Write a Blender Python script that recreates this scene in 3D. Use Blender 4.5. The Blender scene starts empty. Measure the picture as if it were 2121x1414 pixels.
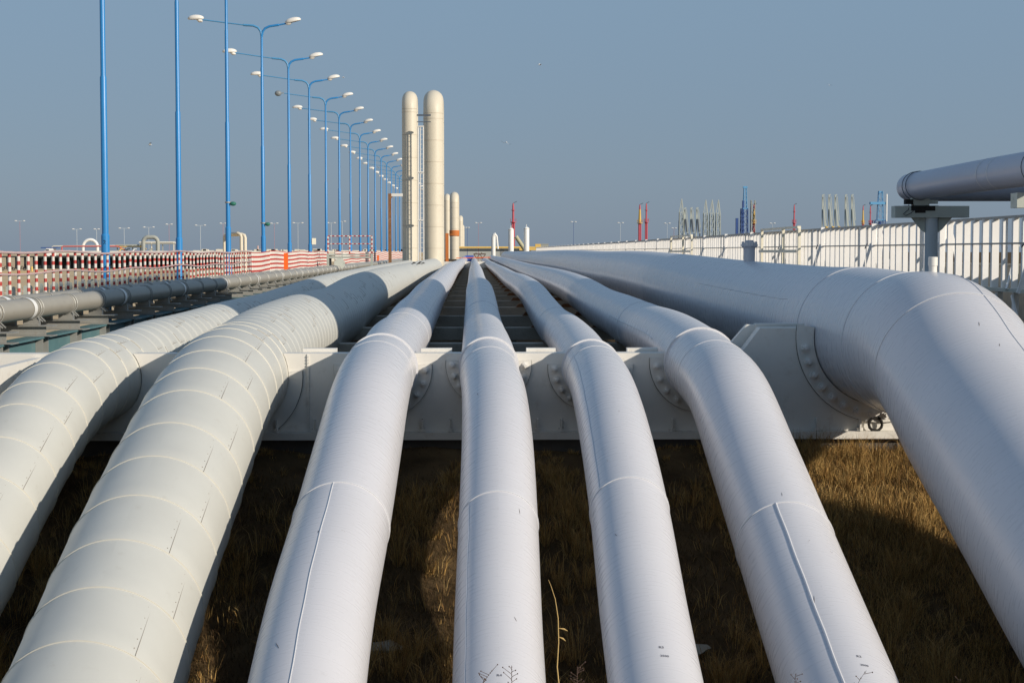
import bpy, math, random
from mathutils import Vector, Matrix
random.seed(7)
C = bpy.context.scene.collection
SC = bpy.context.scene

# ------------------------------------------------------------------ camera
F_PX, CX, CY, VX, HY, W_PX = 3400.0, 1060.5, 707.0, 980.0, 521.0, 2121.0   # measured perspective of the photograph
YAW = math.atan((CX - VX) / F_PX)
PITCH = math.atan((CY - HY) / F_PX * math.cos(YAW))
cam = bpy.data.cameras.new('camera'); co = bpy.data.objects.new('camera', cam); C.objects.link(co)
cam.sensor_width = 36.0; cam.lens = F_PX / W_PX * 36.0
cam.clip_start = 0.1; cam.clip_end = 12000
co.rotation_euler = (math.pi/2 - PITCH, 0, -YAW)
SC.camera = co
FW = Vector((math.sin(YAW)*math.cos(PITCH), math.cos(YAW)*math.cos(PITCH), -math.sin(PITCH)))
RT = Vector((math.cos(YAW), -math.sin(YAW), 0)); UP = RT.cross(FW)
def at(px, py, Y):
    """survey helper: world point at forward distance Y seen at photograph pixel px, py"""
    d = FW*F_PX + RT*(px-CX) - UP*(py-CY)
    return d * (Y/d.y)

# ------------------------------------------------------------------ sun + sky
SUN = Vector((1.0, -0.78, 0.50)).normalized()
EL = math.asin(SUN.z); AZ = math.atan2(SUN.x, SUN.y)
sd = bpy.data.lights.new('sun', 'SUN'); sd.energy = 4.4; sd.angle = math.radians(0.53); sd.color = (1.0, 0.90, 0.76)
so = bpy.data.objects.new('sun', sd); C.objects.link(so)
so.rotation_euler = SUN.to_track_quat('Z', 'Y').to_euler()
w = bpy.data.worlds.new('World'); SC.world = w; w.use_nodes = True
nt = w.node_tree; nt.nodes.clear()
out = nt.nodes.new('ShaderNodeOutputWorld'); bg = nt.nodes.new('ShaderNodeBackground')
sky = nt.nodes.new('ShaderNodeTexSky'); sky.sky_type = 'NISHITA'; sky.sun_disc = False
sky.sun_elevation = EL; sky.sun_rotation = AZ; sky.air_density = 1.0; sky.dust_density = 0.6; sky.ozone_density = 3.0
tcw = nt.nodes.new('ShaderNodeTexCoord'); sx = nt.nodes.new('ShaderNodeSeparateXYZ'); nt.links.new(tcw.outputs['Generated'], sx.inputs[0])
# clear late-autumn air: the measured colours of the sky over its height, blended with the physical sky
rw = nt.nodes.new('ShaderNodeValToRGB'); nt.links.new(sx.outputs['Z'], rw.inputs['Fac'])
E_ = rw.color_ramp.elements; E_[0].position = 0.0; E_[0].color = (0.218, 0.292, 0.402, 1); E_[1].position = 1.0; E_[1].color = (0.20, 0.30, 0.46, 1)
for p_, c_ in ((0.045, (0.235, 0.318, 0.432, 1)), (0.16, (0.255, 0.372, 0.505, 1)), (0.45, (0.22, 0.33, 0.47, 1))):
    e_ = rw.color_ramp.elements.new(p_); e_.color = c_
bg2 = nt.nodes.new('ShaderNodeBackground'); nt.links.new(rw.outputs[0], bg2.inputs['Color']); bg2.inputs['Strength'].default_value = 0.93
bg.inputs['Strength'].default_value = 0.07; nt.links.new(sky.outputs[0], bg.inputs['Color'])
ms = nt.nodes.new('ShaderNodeMixShader'); ms.inputs[0].default_value = 0.80
nt.links.new(bg.outputs[0], ms.inputs[1]); nt.links.new(bg2.outputs[0], ms.inputs[2]); nt.links.new(ms.outputs[0], out.inputs[0])
SC.view_settings.view_transform = 'Standard'; SC.view_settings.look = 'None'
SC.view_settings.exposure = 0.0; SC.view_settings.gamma = 1.0

# ------------------------------------------------------------------ materials
def mat(name, col, rough=0.6, metal=0.0, spec=0.5, var=0.12, vscale=3.0, bump=0.0, bscale=20.0, uv=False,
        streak=None, dirt=None, dcol=(0.2, 0.17, 0.13), dscale=4.0, coords='Object', dthr=(0.58, 0.75)):
    m = bpy.data.materials.new(name); m.use_nodes = True
    n = m.node_tree.nodes; l = m.node_tree.links
    b = n['Principled BSDF']; b.inputs['Roughness'].default_value = rough; b.inputs['Metallic'].default_value = metal
    b.inputs['Specular IOR Level'].default_value = spec
    tc = n.new('ShaderNodeTexCoord'); src = tc.outputs['UV' if uv else coords]
    no = n.new('ShaderNodeTexNoise'); no.inputs['Scale'].default_value = vscale; no.inputs['Detail'].default_value = 6
    l.new(src, no.inputs['Vector'])
    mx = n.new('ShaderNodeMix'); mx.data_type = 'RGBA'
    mx.inputs[6].default_value = tuple(c*(1-var) for c in col)+(1,); mx.inputs[7].default_value = tuple(min(1, c*(1+var)) for c in col)+(1,)
    l.new(no.outputs['Fac'], mx.inputs[0]); last = mx.outputs[2]
    if dirt:
        dn = n.new('ShaderNodeTexNoise'); dn.inputs['Scale'].default_value = dscale; dn.inputs['Detail'].default_value = 9; dn.inputs['Roughness'].default_value = 0.65
        l.new(src, dn.inputs['Vector'])
        mr = n.new('ShaderNodeMapRange'); mr.inputs[1].default_value = dthr[0]; mr.inputs[2].default_value = dthr[1]; mr.inputs[4].default_value = dirt
        l.new(dn.outputs['Fac'], mr.inputs[0])
        m2 = n.new('ShaderNodeMix'); m2.data_type = 'RGBA'; m2.inputs[7].default_value = dcol+(1,)
        l.new(mr.outputs[0], m2.inputs[0]); l.new(last, m2.inputs[6]); last = m2.outputs[2]
    l.new(last, b.inputs['Base Color'])
    if streak:      # (scale along, scale around, strength): fine rolled ripples across the length of a pipe
        mp = n.new('ShaderNodeMapping'); mp.inputs['Scale'].default_value = (streak[0], streak[1], 1)
        l.new(src, mp.inputs['Vector'])
        sn = n.new('ShaderNodeTexNoise'); sn.inputs['Scale'].default_value = 1.0; sn.inputs['Detail'].default_value = 4
        l.new(mp.outputs[0], sn.inputs['Vector'])
        bp = n.new('ShaderNodeBump'); bp.inputs['Strength'].default_value = streak[2]; bp.inputs['Distance'].default_value = 0.01
        l.new(sn.outputs['Fac'], bp.inputs['Height']); l.new(bp.outputs[0], b.inputs['Normal'])
        rr = n.new('ShaderNodeMapRange'); rr.inputs[3].default_value = rough*0.8; rr.inputs[4].default_value = min(1, rough*1.3)
        l.new(sn.outputs['Fac'], rr.inputs[0]); l.new(rr.outputs[0], b.inputs['Roughness'])
    elif bump:
        bn = n.new('ShaderNodeTexNoise'); bn.inputs['Scale'].default_value = bscale; bn.inputs['Detail'].default_value = 5
        l.new(src, bn.inputs['Vector'])
        bp = n.new('ShaderNodeBump'); bp.inputs['Strength'].default_value = bump; bp.inputs['Distance'].default_value = 0.02
        l.new(bn.outputs['Fac'], bp.inputs['Height']); l.new(bp.outputs[0], b.inputs['Normal'])
    return m

M = {}
M['white'] = mat('white_pipe_paint', (0.61, 0.605, 0.63), rough=0.27, spec=0.36, var=0.06, vscale=0.9, uv=True, streak=(26, 4, 0.05), dirt=0.30, dcol=(0.36, 0.34, 0.31), dscale=7, dthr=(0.6, 0.8))
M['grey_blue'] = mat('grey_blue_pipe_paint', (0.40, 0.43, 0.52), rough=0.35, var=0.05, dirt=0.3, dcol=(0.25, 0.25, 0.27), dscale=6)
M['weld'] = mat('weld_bead_paint', (0.66, 0.66, 0.68), rough=0.4, var=0.05, vscale=30)
M['clad'] = mat('cream_cladding', (0.545, 0.545, 0.505), rough=0.42, var=0.08, vscale=1.6, uv=True, streak=(3, 2, 0.12), dirt=0.35, dcol=(0.34, 0.30, 0.24), dscale=5, dthr=(0.6, 0.8))
M['clad_bead'] = mat('cladding_bead', (0.60, 0.575, 0.50), rough=0.45, var=0.08, vscale=8)
M['crack'] = mat('dark_lap_joint', (0.10, 0.075, 0.055), rough=0.9, var=0.3, vscale=9)
M['lap'] = mat('brown_lap_line', (0.22, 0.18, 0.14), rough=0.9, var=0.3, vscale=9)  # brown of the lap lines, rivets and paint chips
M['rust'] = mat('rusty_steel', (0.23, 0.11, 0.05), rough=0.9, var=0.45, vscale=7, bump=0.4, dirt=0.9, dcol=(0.42, 0.38, 0.30), dscale=3)
M['steel_white'] = mat('white_painted_steel', (0.74, 0.715, 0.66), rough=0.5, var=0.05, vscale=4, bump=0.06, bscale=12, dirt=0.6, dcol=(0.40, 0.32, 0.24), dscale=3.5, dthr=(0.56, 0.82))
M['bolt'] = mat('painted_bolt', (0.76, 0.74, 0.70), rough=0.4, var=0.08, vscale=20, dirt=0.5, dcol=(0.4, 0.3, 0.2), dscale=15)
M['concrete'] = mat('concrete', (0.46, 0.42, 0.35), rough=0.9, var=0.22, vscale=3, bump=0.4, bscale=18, dirt=0.6, dcol=(0.14, 0.12, 0.10))
M['concrete_dark'] = mat('dark_concrete', (0.10, 0.09, 0.08), rough=0.9, var=0.3, vscale=3, bump=0.4, bscale=18)  # darker concrete, used for the footing
M['blue'] = mat('blue_pole_paint', (0.030, 0.23, 0.54), rough=0.38, var=0.10, vscale=2.5, bump=0.05, bscale=25)
M['blue_arm'] = mat('blue_arm_paint', (0.07, 0.27, 0.50), rough=0.4, var=0.08)
M['head'] = mat('lamp_head_plastic', (0.78, 0.75, 0.69), rough=0.4, var=0.05)
M['head_dark'] = mat('broken_head_grey', (0.22, 0.24, 0.25), rough=0.5, var=0.2)
M['faded_ink'] = mat('faded_ink', (0.16, 0.16, 0.19), rough=0.8, var=0.4, vscale=60)
M['black'] = mat('black_paint', (0.012, 0.013, 0.03), rough=0.6)
M['grime'] = mat('black_grime', (0.02, 0.018, 0.016), rough=0.95, var=0.4, vscale=15, bump=0.5)
M['red'] = mat('red_band_paint', (0.44, 0.045, 0.035), rough=0.5, var=0.15, vscale=9)
M['stripe_white'] = mat('white_band_paint', (0.70, 0.66, 0.60), rough=0.5, var=0.06, vscale=9)
M['pink_rail'] = mat('faded_red_rail', (0.55, 0.40, 0.38), rough=0.6, var=0.2, vscale=30)
M['teal'] = mat('teal_painted_steel', (0.10, 0.20, 0.22), rough=0.5, var=0.2, vscale=2, dirt=0.4, dcol=(0.22, 0.26, 0.25))
M['galv'] = mat('galvanised_steel', (0.34, 0.34, 0.32), rough=0.5, metal=0.3, var=0.18, vscale=6, dirt=0.5, dcol=(0.28, 0.20, 0.14), dscale=7)
M['slat'] = mat('grey_green_slat', (0.40, 0.43, 0.38), rough=0.6, var=0.08)
M['conduit'] = mat('ribbed_cladding', (0.40, 0.375, 0.32), rough=0.38, metal=0.1, var=0.10, vscale=2, uv=True, dirt=0.5, dcol=(0.24, 0.20, 0.16), dscale=3)
M['fence'] = mat('white_fence_paint', (0.90, 0.88, 0.85), rough=0.5, var=0.05, vscale=2, dirt=0.3, dcol=(0.5, 0.42, 0.33), dscale=2, dthr=(0.62, 0.85))
M['cream'] = mat('cream_frame_paint', (0.86, 0.80, 0.64), rough=0.5, var=0.06)
M['support'] = mat('grey_green_support', (0.46, 0.49, 0.44), rough=0.6, var=0.1, vscale=3, dirt=0.6, dcol=(0.2, 0.19, 0.16), dscale=5)
M['column'] = mat('blue_grey_column', (0.50, 0.55, 0.58), rough=0.5, var=0.05, dirt=0.3, dcol=(0.3, 0.3, 0.3), dscale=12)
M['tower'] = mat('beige_insulation', (0.66, 0.60, 0.48), rough=0.5, var=0.05, vscale=0.8, bump=0.03, bscale=5, dirt=0.3, dcol=(0.42, 0.36, 0.27), dscale=0.9)
M['tower_line'] = mat('beige_joint_line', (0.45, 0.39, 0.30), rough=0.7)
M['orange'] = mat('orange_panel', (0.90, 0.15, 0.015), rough=0.6, var=0.04)
M['orange_rust'] = mat('orange_primer', (0.55, 0.17, 0.04), rough=0.8, var=0.2)
M['mast_red'] = mat('red_mast_paint', (0.46, 0.06, 0.09), rough=0.5, var=0.1)
M['mast_yellow'] = mat('yellow_deck_paint', (0.62, 0.38, 0.07), rough=0.5, var=0.1)
M['arm_grey'] = mat('pale_green_grey_steel', (0.42, 0.46, 0.43), rough=0.6, var=0.15, vscale=0.5)
M['arm_dark'] = mat('dark_hydraulics', (0.07, 0.09, 0.12), rough=0.6, var=0.3)
M['deep_blue'] = mat('deep_blue_lattice', (0.03, 0.08, 0.26), rough=0.6, var=0.2)
M['sky_blue'] = mat('light_blue_lattice', (0.12, 0.36, 0.62), rough=0.6, var=0.2)
M['tank_white'] = mat('white_vessel', (0.85, 0.84, 0.80), rough=0.4, var=0.04)
M['olive'] = mat('olive_pipe', (0.42, 0.40, 0.26), rough=0.6)
M['yellow'] = mat('yellow_pipe', (0.75, 0.50, 0.14), rough=0.6, var=0.15)
M['grey_wall'] = mat('pale_grey_wall', (0.40, 0.42, 0.40), rough=0.8, var=0.08, vscale=0.1)
M['far_white'] = mat('pale_far_pipe', (0.72, 0.68, 0.58), rough=0.6, var=0.15, vscale=0.3)
M['far_shade'] = mat('painted_rack_shade', (0.018, 0.025, 0.03), rough=0.8, var=0.6, vscale=0.4)  # near-black puts the shade of the corridor into its colour
M['faded_red_pole'] = mat('faded_red_pole', (0.38, 0.20, 0.24), rough=0.7)
M['far_red'] = mat('red_far_pipe', (0.62, 0.13, 0.11), rough=0.6, var=0.1)
M['far_grey'] = mat('grey_far_pipe', (0.36, 0.37, 0.33), rough=0.6, var=0.1)
M['building'] = mat('shadow_block_panel', (0.55, 0.54, 0.50), rough=0.8, var=0.08, vscale=0.5)
M['car_blue'] = mat('blue_tarp', (0.05, 0.11, 0.42), rough=0.6, var=0.15)
M['truss_brown'] = mat('brown_truss', (0.10, 0.055, 0.04), rough=0.8, var=0.3)
M['gull'] = mat('gull_plumage', (0.50, 0.52, 0.54), rough=0.8, var=0.3, vscale=4)
M['gull_dark'] = mat('gull_wing_tip', (0.07, 0.08, 0.09), rough=0.8)
M['twig'] = mat('dark_twig', (0.10, 0.06, 0.045), rough=0.9)
M['straw'] = mat('straw', (0.62, 0.42, 0.16), rough=0.8)
M['tyre'] = mat('tyre_rubber', (0.02, 0.02, 0.022), rough=0.9)
M['bag'] = mat('pale_debris', (0.34, 0.33, 0.28), rough=0.8, var=0.3, bump=0.4)

# ------------------------------------------------------------------ mesh builder
class MB:
    def __init__(s): s.v = []; s.f = []; s.mi = []; s.uv = []
    def face(s, idx, mi=0, uv=None): s.f.append(tuple(idx)); s.mi.append(mi); s.uv.append(uv)
    def box(s, c, d, mi=0, rot=None):
        c = Vector(c); o = len(s.v); h = Vector(d)/2
        for x in (-1, 1):
            for y in (-1, 1):
                for z in (-1, 1):
                    p = Vector((x*h.x, y*h.y, z*h.z))
                    if rot is not None: p = rot @ p
                    s.v.append(c+p)
        for q in ((0, 1, 3, 2), (4, 6, 7, 5), (0, 4, 5, 1), (2, 3, 7, 6), (0, 2, 6, 4), (1, 5, 7, 3)): s.face([o+i for i in q], mi)
        return s
    def bx(s, x0, x1, y0, y1, z0, z1, mi=0): return s.box(((x0+x1)/2, (y0+y1)/2, (z0+z1)/2), (x1-x0, y1-y0, z1-z0), mi)
    def tube(s, path, r, n=10, mi=0, caps=True, uvs=False, mis=None):
        """path: points, r: radius or list; consistent frame"""
        P = [Vector(p) for p in path]; R = r if isinstance(r, (list, tuple)) else [r]*len(P)
        o = len(s.v); ref = None; L = 0.0; Ls = []
        for i, p in enumerate(P):
            t = (P[min(i+1, len(P)-1)] - P[max(i-1, 0)])
            if t.length < 1e-9: t = P[-1]-P[0]
            t = t.normalized()
            if ref is None:
                ref = Vector((0, 0, 1)) if abs(t.z) < 0.9 else Vector((0, 1, 0))
            a = (ref - t*ref.dot(t)).normalized(); b = t.cross(a); ref = a
            if i: L += (P[i]-P[i-1]).length
            Ls.append(L)
            for k in range(n):
                th = 2*math.pi*k/n
                s.v.append(p + (a*math.cos(th)+b*math.sin(th))*R[i])
        for i in range(len(P)-1):
            for k in range(n):
                k2 = (k+1) % n
                uv = None
                if uvs:
                    uv = ((Ls[i], k/n*4), (Ls[i], (k+1)/n*4), (Ls[i+1], (k+1)/n*4), (Ls[i+1], k/n*4))
                s.face((o+i*n+k, o+i*n+k2, o+(i+1)*n+k2, o+(i+1)*n+k), mis[i] if mis else mi, uv)
        if caps:
            s.face([o+k for k in reversed(range(n))], mis[0] if mis else mi); s.face([o+(len(P)-1)*n+k for k in range(n)], mis[-1] if mis else mi)
        return s
    def bar(s, a, b, wd, mi=0):
        """square bar from a to b"""
        a = Vector(a); b = Vector(b); t = (b-a); q = t.to_track_quat('Y', 'Z').to_matrix()
        return s.box((a+b)/2, (wd if not isinstance(wd, tuple) else wd[0], t.length, wd if not isinstance(wd, tuple) else wd[1]), mi, q)
    def prism(s, pts, y0, y1, mi=0, axis='y'):
        """outline pts (x, z) extruded from y0 to y1"""
        o = len(s.v); n = len(pts)
        for y in (y0, y1):
            for (x, z) in pts: s.v.append(Vector((x, y, z)) if axis == 'y' else Vector((y, x, z)))
        s.face([o+i for i in range(n)], mi); s.face([o+n+i for i in reversed(range(n))], mi)
        for i in range(n): j = (i+1) % n; s.face((o+i, o+n+i, o+n+j, o+j), mi)
        return s
    def ell(s, c, r, mi=0, rot=None, n=14, m=8, flat=None):
        c = Vector(c); o = len(s.v)
        for i in range(m+1):
            ph = math.pi*i/m
            for k in range(n):
                th = 2*math.pi*k/n
                p = Vector((r[0]*math.sin(ph)*math.cos(th), r[1]*math.sin(ph)*math.sin(th), r[2]*math.cos(ph)))
                if flat is not None and p.z < flat: p.z = flat
                if rot is not None: p = rot @ p
                s.v.append(c+p)
        for i in range(m):
            for k in range(n):
                k2 = (k+1) % n
                s.face((o+i*n+k, o+(i+1)*n+k, o+(i+1)*n+k2, o+i*n+k2), mi)
        return s
    def add(s, other, off=(0, 0, 0)):
        o = len(s.v); off = Vector(off)
        s.v += [v+off for v in other.v]
        for f, mi, uv in zip(other.f, other.mi, other.uv): s.face([o+i for i in f], mi, uv)
        return s
    def build(s, name, mats, parent=None, smooth=True, ang=35, off=None, loc=None):
        """vertices are in world coordinates; loc = origin of the new object (parent location is subtracted)"""
        po = Vector((0, 0, 0))
        q = parent
        while q is not None: po = po + Vector(q.location); q = q.parent
        base = po if loc is None else Vector(loc)
        me = bpy.data.meshes.new(name)
        me.from_pydata([tuple(v-base) for v in s.v], [], s.f)
        mats = mats if isinstance(mats, (list, tuple)) else [mats]
        for m in mats: me.materials.append(M[m] if isinstance(m, str) else m)
        me.polygons.foreach_set('material_index', s.mi)
        if any(u is not None for u in s.uv):
            ul = me.uv_layers.new(name='UVMap'); data = []
            for f, u in zip(s.f, s.uv):
                for k in range(len(f)): data += list(u[k]) if u else [0.0, 0.0]
            ul.data.foreach_set('uv', data)
        if smooth:
            me.polygons.foreach_set('use_smooth', [True]*len(me.polygons)); me.set_sharp_from_angle(angle=math.radians(ang))
        me.update()
        o = bpy.data.objects.new(name, me); C.objects.link(o)
        if parent: o.parent = parent
        o.location = base-po
        return o

def tag(o, label, cat, group=None):
    o['label'] = label; o['category'] = cat
    if group: o['group'] = group
    return o
def thing(name, label, cat, loc=(0, 0, 0), group=None):
    o = bpy.data.objects.new(name, None); C.objects.link(o); o.location = loc; o.empty_display_size = 0.3
    return tag(o, label, cat, group)
def struct(o): o['kind'] = 'structure'; return o
def copy_tree(o, parent=None):
    c = o.copy(); C.objects.link(c); c.parent = parent
    for ch in [x for x in o.children]: copy_tree(ch, c)
    return c
def copy_thing(o, loc, label, group=None, rz=0.0, name=None):
    c = copy_tree(o); c.location = loc; c.rotation_euler = (0, 0, rz); c['label'] = label
    if group: c['group'] = group
    return c
def text_pts(s, size):
    cu = bpy.data.curves.new('t', 'FONT'); cu.body = s; cu.size = size; cu.align_x = 'CENTER'; cu.resolution_u = 3; cu.offset = size*0.02
    ob = bpy.data.objects.new('t', cu); C.objects.link(ob)
    dg = bpy.context.evaluated_depsgraph_get(); me = bpy.data.meshes.new_from_object(ob.evaluated_get(dg))
    v = [x.co.copy() for x in me.vertices]; f = [tuple(p.vertices) for p in me.polygons]
    bpy.data.objects.remove(ob); bpy.data.curves.remove(cu); bpy.data.meshes.remove(me)
    return v, f
ORD = ['first', 'second', 'third', 'fourth', 'fifth', 'sixth', 'seventh', 'eighth', 'ninth', 'tenth', 'eleventh', 'twelfth', 'thirteenth',
       'fourteenth', 'fifteenth', 'sixteenth', 'seventeenth', 'eighteenth', 'nineteenth', 'twentieth', 'twenty-first', 'twenty-second', 'twenty-third', 'twenty-fourth', 'twenty-fifth', 'twenty-sixth', 'twenty-seventh', 'twenty-eighth', 'twenty-ninth', 'thirtieth',
       'thirty-first', 'thirty-second', 'thirty-third', 'thirty-fourth', 'thirty-fifth', 'thirty-sixth', 'thirty-seventh', 'thirty-eighth']

# ------------------------------------------------------------------ ground
def gz(x, y):
    if x > 10.0 and y < 17.6: return -2.3  # unseen bank, raised out of view to shade the ditch
    if -10.2 < x < 14:
        if y <= 8.2: z = -2.35
        elif y <= 9.2: z = -2.35 - (y-8.2)*4.1
        elif y <= 24: z = -2.95 - 0.245*(24-y)
        else: z = -2.95
        if y <= 24: z = max(z, -6.45)
        z += 0.05*math.sin(x*1.7+y*0.6)+0.04*math.sin(x*3.1-y*1.9)
        return z
    return -3.0
def axis_pts(a, b, step, far):
    p = []; x = a
    while x <= b+1e-6: p.append(x); x += step
    return p
gx = [-5000, -1500, -500, -200, -80, -40, -20, -12, -10.2] + axis_pts(-10.1, 13.9, 0.5, 0) + [14.0, 20, 40, 80, 200, 500, 1500, 5000]
gy = [-200, -50, -10, 0, 4, 8, 8.2, 8.5, 8.8, 9.2] + axis_pts(9.6, 30, 0.4, 0) + [34, 40, 50, 70, 100, 150, 220, 320, 500, 800, 1500, 3000, 9000]
mb = MB()
for y in gy:
    for x in gx: mb.v.append(Vector((x, y, gz(x, y))))
nx = len(gx)
for j in range(len(gy)-1):
    for i in range(nx-1): mb.face((j*nx+i, j*nx+i+1, (j+1)*nx+i+1, (j+1)*nx+i))
gm = bpy.data.materials.new('dry_earth'); gm.use_nodes = True
n = gm.node_tree.nodes; l = gm.node_tree.links; b = n['Principled BSDF']; b.inputs['Roughness'].default_value = 0.95; b.inputs['Specular IOR Level'].default_value = 0.1
tc = n.new('ShaderNodeTexCoord'); a1 = n.new('ShaderNodeTexNoise'); a1.inputs['Scale'].default_value = 1.3; a1.inputs['Detail'].default_value = 8
a2 = n.new('ShaderNodeTexNoise'); a2.inputs['Scale'].default_value = 0.06; a2.inputs['Detail'].default_value = 6
l.new(tc.outputs['Object'], a1.inputs['Vector']); l.new(tc.outputs['Object'], a2.inputs['Vector'])
r1 = n.new('ShaderNodeValToRGB'); r1.color_ramp.elements[0].position = 0.3; r1.color_ramp.elements[0].color = (0.05, 0.032, 0.016, 1); r1.color_ramp.elements[1].position = 0.72; r1.color_ramp.elements[1].color = (0.15, 0.10, 0.05, 1)
l.new(a1.outputs['Fac'], r1.inputs['Fac'])
m2 = n.new('ShaderNodeMix'); m2.data_type = 'RGBA'; m2.inputs[7].default_value = (0.64, 0.48, 0.29, 1)
sp = n.new('ShaderNodeSeparateXYZ'); l.new(tc.outputs['Object'], sp.inputs[0])
mr = n.new('ShaderNodeMapRange'); mr.inputs[1].default_value = -10; mr.inputs[2].default_value = -12; l.new(sp.outputs['X'], mr.inputs[0])
mm = n.new('ShaderNodeMath'); mm.operation = 'MULTIPLY'; l.new(mr.outputs[0], mm.inputs[0])
mr2 = n.new('ShaderNodeMapRange'); mr2.inputs[1].default_value = 0.3; mr2.inputs[2].default_value = 0.55; mr2.inputs[3].default_value = 0.8; l.new(a2.outputs['Fac'], mr2.inputs[0]); l.new(mr2.outputs[0], mm.inputs[1])
l.new(mm.outputs[0], m2.inputs[0]); l.new(r1.outputs[0], m2.inputs[6]); l.new(m2.outputs[2], b.inputs['Base Color'])
bp = n.new('ShaderNodeBump'); bp.inputs['Strength'].default_value = 0.6; bp.inputs['Distance'].default_value = 0.1; l.new(a1.outputs['Fac'], bp.inputs['Height']); l.new(bp.outputs[0], b.inputs['Normal'])
struct(mb.build('ground', gm, smooth=True, ang=60))

# ------------------------------------------------------------------ pipes
KN = [2, 8, 12, 15, 17, 19, 21, 23, 25, 28, 32, 37, 43, 50, 60, 75, 100, 150, 330]
def herm(x, y, q):
    n_ = len(x); m = [0.0]*n_; d = [(y[i+1]-y[i])/(x[i+1]-x[i]) for i in range(n_-1)]
    for i in range(1, n_-1): m[i] = 0.5*(d[i-1]+d[i])
    m[0] = d[0]; m[-1] = d[-1]
    i = 0
    while i < n_-2 and q > x[i+1]: i += 1
    h = x[i+1]-x[i]; t = (q-x[i])/h
    return (1+2*t)*(1-t)**2*y[i]+t*(1-t)**2*h*m[i]+t*t*(3-2*t)*y[i+1]+t*t*(t-1)*h*m[i+1]
PIPES = {
 'P1': (0.615, [-5.48, -5.48, -5.48, -5.48, -5.48, -5.49, -5.5, -5.51, -5.5, -5.5, -5.5, -5.5, -5.5, -5.5, -5.5, -5.5, -5.5, -5.5, -5.5],
        [-7.8, -6.12, -4.96, -4.1, -3.51, -2.8, -2.18, -1.91, -1.87, -1.8, -1.78, -1.73, -1.72, -1.62, -1.49, -1.44, -1.38, -1.35, -1.3]),
 'P2': (0.773, [-3.44, -3.44, -3.44, -3.44, -3.44, -3.43, -3.44, -3.48, -3.52, -3.57, -3.6, -3.6, -3.59, -3.59, -3.58, -3.57, -3.57, -3.57, -3.57],
        [-8.0, -6.24, -4.94, -3.9, -3.21, -2.62, -2.13, -1.88, -1.83, -1.73, -1.68, -1.66, -1.66, -1.5, -1.42, -1.4, -1.4, -1.4, -1.35]),
 'P3': (0.507, [-1.43, -1.43, -1.43, -1.43, -1.38, -1.35, -1.34, -1.34, -1.33, -1.34, -1.35, -1.36, -1.37, -1.37, -1.38, -1.38, -1.39, -1.4, -1.4],
        [-7.8, -5.88, -4.46, -3.42, -2.86, -2.34, -1.91, -1.72, -1.73, -1.63, -1.66, -1.55, -1.52, -1.41, -1.37, -1.3, -1.2, -1.3, -1.3]),
 'P4': (0.416, [0.23, 0.23, 0.23, 0.23, 0.26, 0.28, 0.27, 0.23, 0.23, 0.23, 0.22, 0.21, 0.21, 0.2, 0.19, 0.18, 0.17, 0.17, 0.17],
        [-8.0, -6.12, -4.72, -3.63, -2.86, -2.25, -1.87, -1.73, -1.63, -1.62, -1.64, -1.58, -1.4, -1.24, -1.34, -1.38, -1.25, -1.35, -1.4]),
 'P5': (0.413, [1.58, 1.58, 1.58, 1.59, 1.63, 1.65, 1.68, 1.71, 1.75, 1.79, 1.81, 1.82, 1.83, 1.83, 1.82, 1.81, 1.8, 1.8, 1.79],
        [-7.9, -5.97, -4.51, -3.43, -2.72, -2.14, -1.81, -1.7, -1.73, -1.66, -1.62, -1.64, -1.52, -1.32, -1.26, -1.33, -1.33, -1.4, -1.4]),
 'P6': (0.521, [3.28, 3.28, 3.27, 3.27, 3.27, 3.27, 3.29, 3.32, 3.37, 3.41, 3.42, 3.42, 3.42, 3.41, 3.4, 3.4, 3.4, 3.4, 3.4],
        [-7.9, -6.01, -4.71, -3.74, -3.08, -2.42, -1.85, -1.69, -1.61, -1.54, -1.54, -1.5, -1.47, -1.32, -1.23, -1.22, -1.25, -1.2, -1.2]),
 'P7': (1.002, [6.03, 6.03, 6.03, 6.03, 6.04, 6.04, 6.06, 6.06, 6.07, 6.07, 6.07, 6.07, 6.07, 6.07, 6.08, 6.08, 6.08, 6.08, 6.08],
        [-7.3, -5.48, -4.28, -3.4, -2.7, -2.03, -1.33, -1.29, -1.25, -1.26, -1.24, -1.2, -1.13, -1.05, -0.98, -0.98, -0.9, -0.95, -0.95]),
}
def axis_at(k, y):
    R, xk, zk = PIPES[k]; return Vector((herm(KN, xk, y), y, herm(KN, zk, y)))
def frame_at(k, y):
    p = axis_at(k, y); t = (axis_at(k, y+0.05)-axis_at(k, y-0.05)).normalized()
    s = Vector((1, 0, 0)); s = (s - t*s.dot(t)).normalized(); u = s.cross(t)      # s: right, u: up
    if u.z < 0: u = -u
    return p, t, s, u
def on_pipe(k, y, deg, dr=0.0):
    """deg measured from the crown, positive to the right"""
    p, t, s, u = frame_at(k, y); a = math.radians(deg)
    return p + (s*math.sin(a)+u*math.cos(a))*(PIPES[k][0]+dr)
def ring_band(k, y0, y1, dr, n=64, mb=None, mi=0, steps=2):
    """a raised band round the pipe"""
    mb = mb or MB(); ys = [y0] + [y0+(y1-y0)*i/steps for i in range(steps+1)] + [y1]
    drs = [0.0]+[dr]*(steps+1)+[0.0]
    o = len(mb.v)
    for y, d in zip(ys, drs):
        p, t, s, u = frame_at(k, y)
        for j in range(n):
            a = 2*math.pi*j/n; mb.v.append(p+(s*math.sin(a)+u*math.cos(a))*(PIPES[k][0]+d))
    for i in range(len(ys)-1):
        for j in range(n):
            j2 = (j+1) % n; mb.face((o+i*n+j, o+(i+1)*n+j, o+(i+1)*n+j2, o+i*n+j2), mi)
    return mb
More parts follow.
